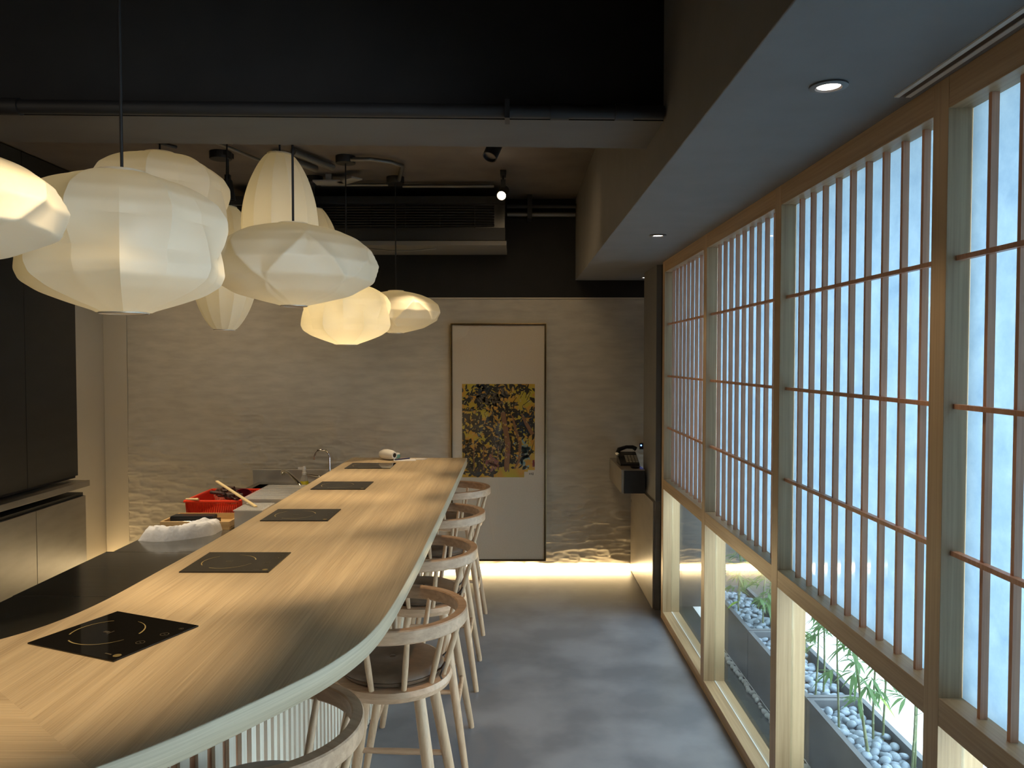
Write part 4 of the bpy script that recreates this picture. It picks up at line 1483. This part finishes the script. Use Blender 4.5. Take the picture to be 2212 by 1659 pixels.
conduit([(-0.05, 6.13, 2.85), (0.49, 6.13, 2.85)], 0.020, 'lower grey pipe along the top of the back wall')
B_ = tag(B(0.11, 0.145, 6.02, 6.184, 2.80, 2.985).build('pipe_bracket', M['blackm']), 'black bracket holding the pipes above the back wall', 'bracket')
jb = MB()
jb.box(-1.30, -1.10, 5.30, 5.42, 2.925, 2.935)
jb.obox((-1.05, 5.30, 2.93), (0.07, -0.07, 0), (0.03, 0.03, 0), (0, 0, 0.005))
jb.box(-1.22, -1.18, 5.34, 5.38, 2.935, 2.985)
tag(jb.build('ceiling_plate', M['wirewhite'], loc=(-0.08, 0.02, 0)), 'pale angled metal plate under the ceiling behind the thin cord', 'bracket')
cn = MB().lathe([(0.001, -0.045), (0.064, -0.045), (0.066, -0.042), (0.066, 0), (0.001, 0)], n=32)
tag(cn.build('ceiling_rose', M['blackm'], smooth=40, loc=(-1.813, 4.80, CEIL)), 'round black ceiling rose just left of the spindle lamp', 'ceiling rose')


def track_head(x, y, z, aim, label, lit, boxy=False):
    e = empty('track_spotlight', (x, y, z), 0, label, 'spotlight', 'black track spotlights')
    B(-0.02, 0.02, -0.055, 0.055, CEIL - z - 0.03, CEIL - z).build('adapter', M['blackm'], e, bevel=0.002)
    MB().tube([(0, 0, CEIL - z - 0.03), (0, 0, 0.02)], 0.008, 10).build('stem', M['blackm'], e, smooth=60)
    B(-0.017, 0.017, -0.012, 0.012, 0.02, 0.085).build('yoke', M['blackm'], e, bevel=0.002)
    d = (Vector(aim) - Vector((x, y, z))).normalized()
    h = MB().lathe([(0.001, -0.055), (0.026, -0.055), (0.034, -0.045), (0.034, 0.075), (0.030, 0.075), (0.028, 0.060), (0.001, 0.060)], n=28)
    hd_ = h.build('head', M['blackm'], e, smooth=40)
    q = d.to_track_quat('Z', 'Y').to_matrix().to_4x4()
    hd_.matrix_local = q
    ln = MB().lathe([(0.001, 0.0605), (0.027, 0.0615)], n=24).build('lens', M['spot_e'] if lit else M['greym'], e)
    ln.matrix_local = q
    return e


track_head(-0.085, 3.62, 2.70, (-0.60, 3.0, 1.4), 'unlit black track spotlight hanging just under the beam edge', False)
track_head(-0.070, 5.30, 2.845, (-0.35, 3.7, 1.9), 'lit track spotlight shining towards the camera by the air conditioner', True)
track_head(-1.77, 4.80, 2.76, (-1.5, 4.9, 1.0), 'black track spotlight hanging below the round ceiling rose', False)

# ================================================================== PICTURE
pc = empty('hanging_picture', (-0.1195, 6.150, 0.082), 0, 'tall glazed picture of dark foliage on yellow in a thin dark gold frame', 'picture')
PW, PHh = 0.759, 1.905
m = MB()
fw = 0.012
m.box(-PW / 2, -PW / 2 + fw, -0.018, 0.022, 0, PHh)
m.box(PW / 2 - fw, PW / 2, -0.018, 0.022, 0, PHh)
m.box(-PW / 2 + fw, PW / 2 - fw, -0.018, 0.022, 0, fw)
m.box(-PW / 2 + fw, PW / 2 - fw, -0.018, 0.022, PHh - fw, PHh)
M['bronze'] = mat('dark_bronze', (0.10, 0.07, 0.035), 0.25, 0.8)
M['goldm'] = mat('brass_edge', (0.75, 0.55, 0.22), 0.25, 1.0)
m.build('frame', M['bronze'], pc, bevel=0.0015)
m = MB()
m.box(-PW / 2 - 0.004, PW / 2 + 0.004, 0.0, 0.018, PHh, PHh + 0.004)
m.box(-PW / 2 - 0.004, -PW / 2, 0.0, 0.018, 0, PHh)
m.box(PW / 2, PW / 2 + 0.004, 0.0, 0.018, 0, PHh)
m.build('brass_edge', M['goldm'], pc)
B(-PW / 2 + fw, PW / 2 - fw, 0.0, 0.020, fw, PHh - fw).build('mount_board', M['mount'], pc)
B(-PW / 2 + fw, PW / 2 - fw, -0.014, -0.011, fw, PHh - fw).build('glazing', M['pic_glass'], pc)
# painted sheet
ax0, ax1, az0, az1 = -0.411 + 0.1195, 0.172 + 0.1195, 0.756 - 0.082, 1.506 - 0.082
sheet = mat('painted_sheet', (0.5, 0.4, 0.05), 0.7)
bsd = sheet.node_tree.nodes['Principled BSDF']
tc = nn(sheet, 'ShaderNodeTexCoord')
ns = nn(sheet, 'ShaderNodeTexNoise')
ns.inputs['Scale'].default_value = 7
ns.inputs['Detail'].default_value = 3
lk(sheet, tc.outputs['Object'], ns.inputs['Vector'])
rp = ramp(sheet, [(0.40, (0.46, 0.37, 0.03)), (0.50, (0.50, 0.33, 0.03)), (0.56, (0.55, 0.26, 0.03)), (0.66, (0.42, 0.36, 0.08))], ns.outputs['Fac'])
lk(sheet, rp.outputs[0], bsd.inputs['Base Color'])
m = MB()
nt_ = 0.085
m.add([(ax0, -0.0008, az0), (ax1 - nt_, -0.0008, az0), (ax1 - nt_, -0.0008, az0 + 0.045), (ax1 - nt_ + 0.03, -0.0008, az0 + 0.045), (ax1 - nt_ + 0.03, -0.0008, az0 + 0.058), (ax1, -0.0008, az0 + 0.058), (ax1, -0.0008, az1), (ax0, -0.0008, az1)],
      [(0, 1, 2, 3, 4, 5, 6, 7)])
m.build('painted_sheet', sheet, pc)
cols = dict(
    foliage=(0.028, 0.026, 0.022), foliage_blue=(0.030, 0.045, 0.070), foliage_grey=(0.13, 0.11, 0.09), trunk=(0.24, 0.12, 0.05),
    ochre=(0.50, 0.27, 0.045), rose=(0.26, 0.11, 0.09), sky=(0.24, 0.36, 0.36), fleck=(0.45, 0.38, 0.17))
cm = {k: mat('paint_' + k, v, 0.7) for k, v in cols.items()}
ar = random.Random(19)
AWd, AHt = ax1 - ax0, az1 - az0


def blob(mb, u, v, ln, w, ang, y, clip=True):
    """a pointed brush leaf in the painting plane; u,v in 0..1 of the sheet"""
    cx_, cz_ = ax0 + u * AWd, az0 + v * AHt
    pts = []
    n = 5
    bend = ar.uniform(-0.3, 0.3)
    for s in (1, -1):
        rng_ = range(n + 1) if s == 1 else range(n - 1, 0, -1)
        for i in rng_:
            t = i / n
            q = s * w * sin(pi * t) ** 0.8 + bend * ln * sin(pi * t) * 0.25
            lx, lz = (t - 0.5) * ln, q
            x = cx_ + lx * cos(ang) - lz * sin(ang)
            z = cz_ + lx * sin(ang) + lz * cos(ang)
            x = min(max(x, ax0 + 0.0005), ax1 - 0.0005)
            z = min(max(z, az0 + 0.0005), az1 - 0.0005)
            if x > ax1 - nt_ and z < az0 + 0.06:
                z = az0 + 0.06
            pts.append((x, y, z))
    mb.add(pts, [tuple(range(len(pts)))])


def stroke(mb, pts, w, y):
    P = [Vector((ax0 + a * AWd, az0 + b * AHt)) for a, b in pts]
    vs = []
    for i, p in enumerate(P):
        d = (P[min(i + 1, len(P) - 1)] - P[max(i - 1, 0)]).normalized()
        n = Vector((-d.y, d.x))
        ww = w[i] if isinstance(w, (list, tuple)) else w
        for s in (1, -1):
            q = p + n * ww * s
            vs.append((min(max(q.x, ax0), ax1), y, min(max(q.y, az0), az1)))
    mb.add(vs, [(2 * i, 2 * i + 1, 2 * i + 3, 2 * i + 2) for i in range(len(P) - 1)])


def dens(u, v):
    # density of dark foliage over the sheet, open yellow patches kept
    for (cu, cv, ru, rv) in ((0.07, 0.96, 0.16, 0.07), (0.86, 0.80, 0.10, 0.12), (0.14, 0.72, 0.10, 0.05), (0.12, 0.45, 0.13, 0.05), (0.90, 0.28, 0.13, 0.16), (0.75, 0.07, 0.30, 0.09), (0.30, 0.68, 0.06, 0.05), (0.98, 0.95, 0.06, 0.10), (0.65, 0.83, 0.07, 0.04), (0.25, 0.43, 0.08, 0.05)):
        if ((u - cu) / ru) ** 2 + ((v - cv) / rv) ** 2 < 1:
            return 0.12
    return 1.0


sky = MB()
for k in range(40):
    blob(sky, ar.gauss(0.86, 0.05), ar.gauss(0.25, 0.06), 0.05, 0.010, ar.uniform(0, pi), -0.0012)
sky.build('blue_patch', cm['sky'], pc)
dk = MB()
cnt = 0
while cnt < 760:
    u, v = ar.random(), 0.02 + 0.98 * ar.random()
    if v < 0.10 and u > 0.45:
        continue
    if ar.random() < dens(u, v):
        blob(dk, u, v, ar.uniform(0.028, 0.068), ar.uniform(0.006, 0.013), ar.uniform(-pi, pi), -0.0016 - 0.0000006 * cnt)
        cnt += 1
for k in range(30):
    u, v = ar.random(), 0.1 + 0.8 * ar.random()
    stroke(dk, [(u, v), (u + ar.uniform(-.06, .06), v + 0.08), (u + ar.uniform(-.12, .12), v + 0.15)], 0.0022, -0.0024)
dk.build('dark_foliage', cm['foliage'], pc)
gb = MB()
for k in range(70):
    blob(gb, ar.gauss(0.40, 0.14), ar.gauss(0.84, 0.05), 0.04, 0.008, ar.uniform(-pi, pi), -0.0030)
for k in range(40):
    blob(gb, ar.gauss(0.55, 0.06), ar.gauss(0.45, 0.2), 0.04, 0.005, ar.gauss(pi / 2, 0.3), -0.0030)
gb.build('grey_foliage', cm['foliage_grey'], pc)
bl = MB()
for k in range(60):
    blob(bl, ar.gauss(0.87, 0.06), ar.gauss(0.55, 0.08), 0.032, 0.006, ar.uniform(-pi, pi), -0.0032)
for k in range(30):
    blob(bl, ar.gauss(0.30, 0.06), ar.gauss(0.95, 0.03), 0.036, 0.007, ar.uniform(-pi, pi), -0.0032)
bl.build('blue_foliage', cm['foliage_blue'], pc)
tk = MB()
stroke(tk, [(0.56, 0.70), (0.59, 0.55), (0.63, 0.35), (0.61, 0.08)], [0.018, 0.020, 0.022, 0.020], -0.0036)
stroke(tk, [(0.69, 0.66), (0.74, 0.50), (0.80, 0.36), (0.78, 0.18), (0.72, 0.09)], [0.006, 0.012, 0.013, 0.009, 0.006], -0.0036)
stroke(tk, [(0.82, 0.68), (0.88, 0.58), (0.97, 0.46)], [0.008, 0.014, 0.016], -0.0036)
for u in (0.17, 0.30, 0.42, 0.50):
    stroke(tk, [(u, 0.08), (u - 0.01, 0.20), (u, 0.33)], 0.005, -0.0036)
tk.build('tree_trunks', cm['trunk'], pc)
oc_ = MB()
for k in range(46):
    blob(oc_, ar.random(), 0.25 + 0.72 * ar.random(), ar.uniform(0.018, 0.045), ar.uniform(0.006, 0.013), ar.uniform(-pi, pi), -0.0040)
oc_.build('ochre_patches', cm['ochre'], pc)
fk = MB()
for k in range(230):
    blob(fk, ar.random(), 0.10 + 0.88 * ar.random(), ar.uniform(0.007, 0.020), ar.uniform(0.002, 0.0048), ar.uniform(-pi, pi), -0.0044)
fk.build('pale_flecks', cm['fleck'], pc)
rs = MB()
for k in range(14):
    blob(rs, ar.gauss(0.42, 0.05), ar.gauss(0.15, 0.03), 0.05, 0.010, ar.uniform(-pi, pi), -0.0044)
for k in range(8):
    blob(rs, ar.gauss(0.62, 0.03), ar.gauss(0.28, 0.10), 0.022, 0.007, ar.uniform(-pi, pi), -0.0046)
rs.build('rose_patches', cm['rose'], pc)
B(ax1 - 0.018, ax1 - 0.003, -0.0050, -0.0010, az0 + 0.085, az0 + 0.140).build('red_seal', M['redprint'], pc)
sg = MB()
for (x, z, w, h) in ((-0.045, 0.022, 0.004, 0.012), (-0.039, 0.022, 0.003, 0.012), (-0.034, 0.025, 0.006, 0.002), (-0.034, 0.030, 0.006, 0.002), (-0.028, 0.020, 0.004, 0.016), (-0.018, 0.018, 0.006, 0.010), (-0.017, 0.030, 0.005, 0.008), (-0.019, 0.027, 0.008, 0.0015)):
    sg.box(ax1 + x, ax1 + x + w, -0.0020, -0.0008, az0 + z, az0 + z + h)
sg.build('signature_mark', cm['foliage'], pc)
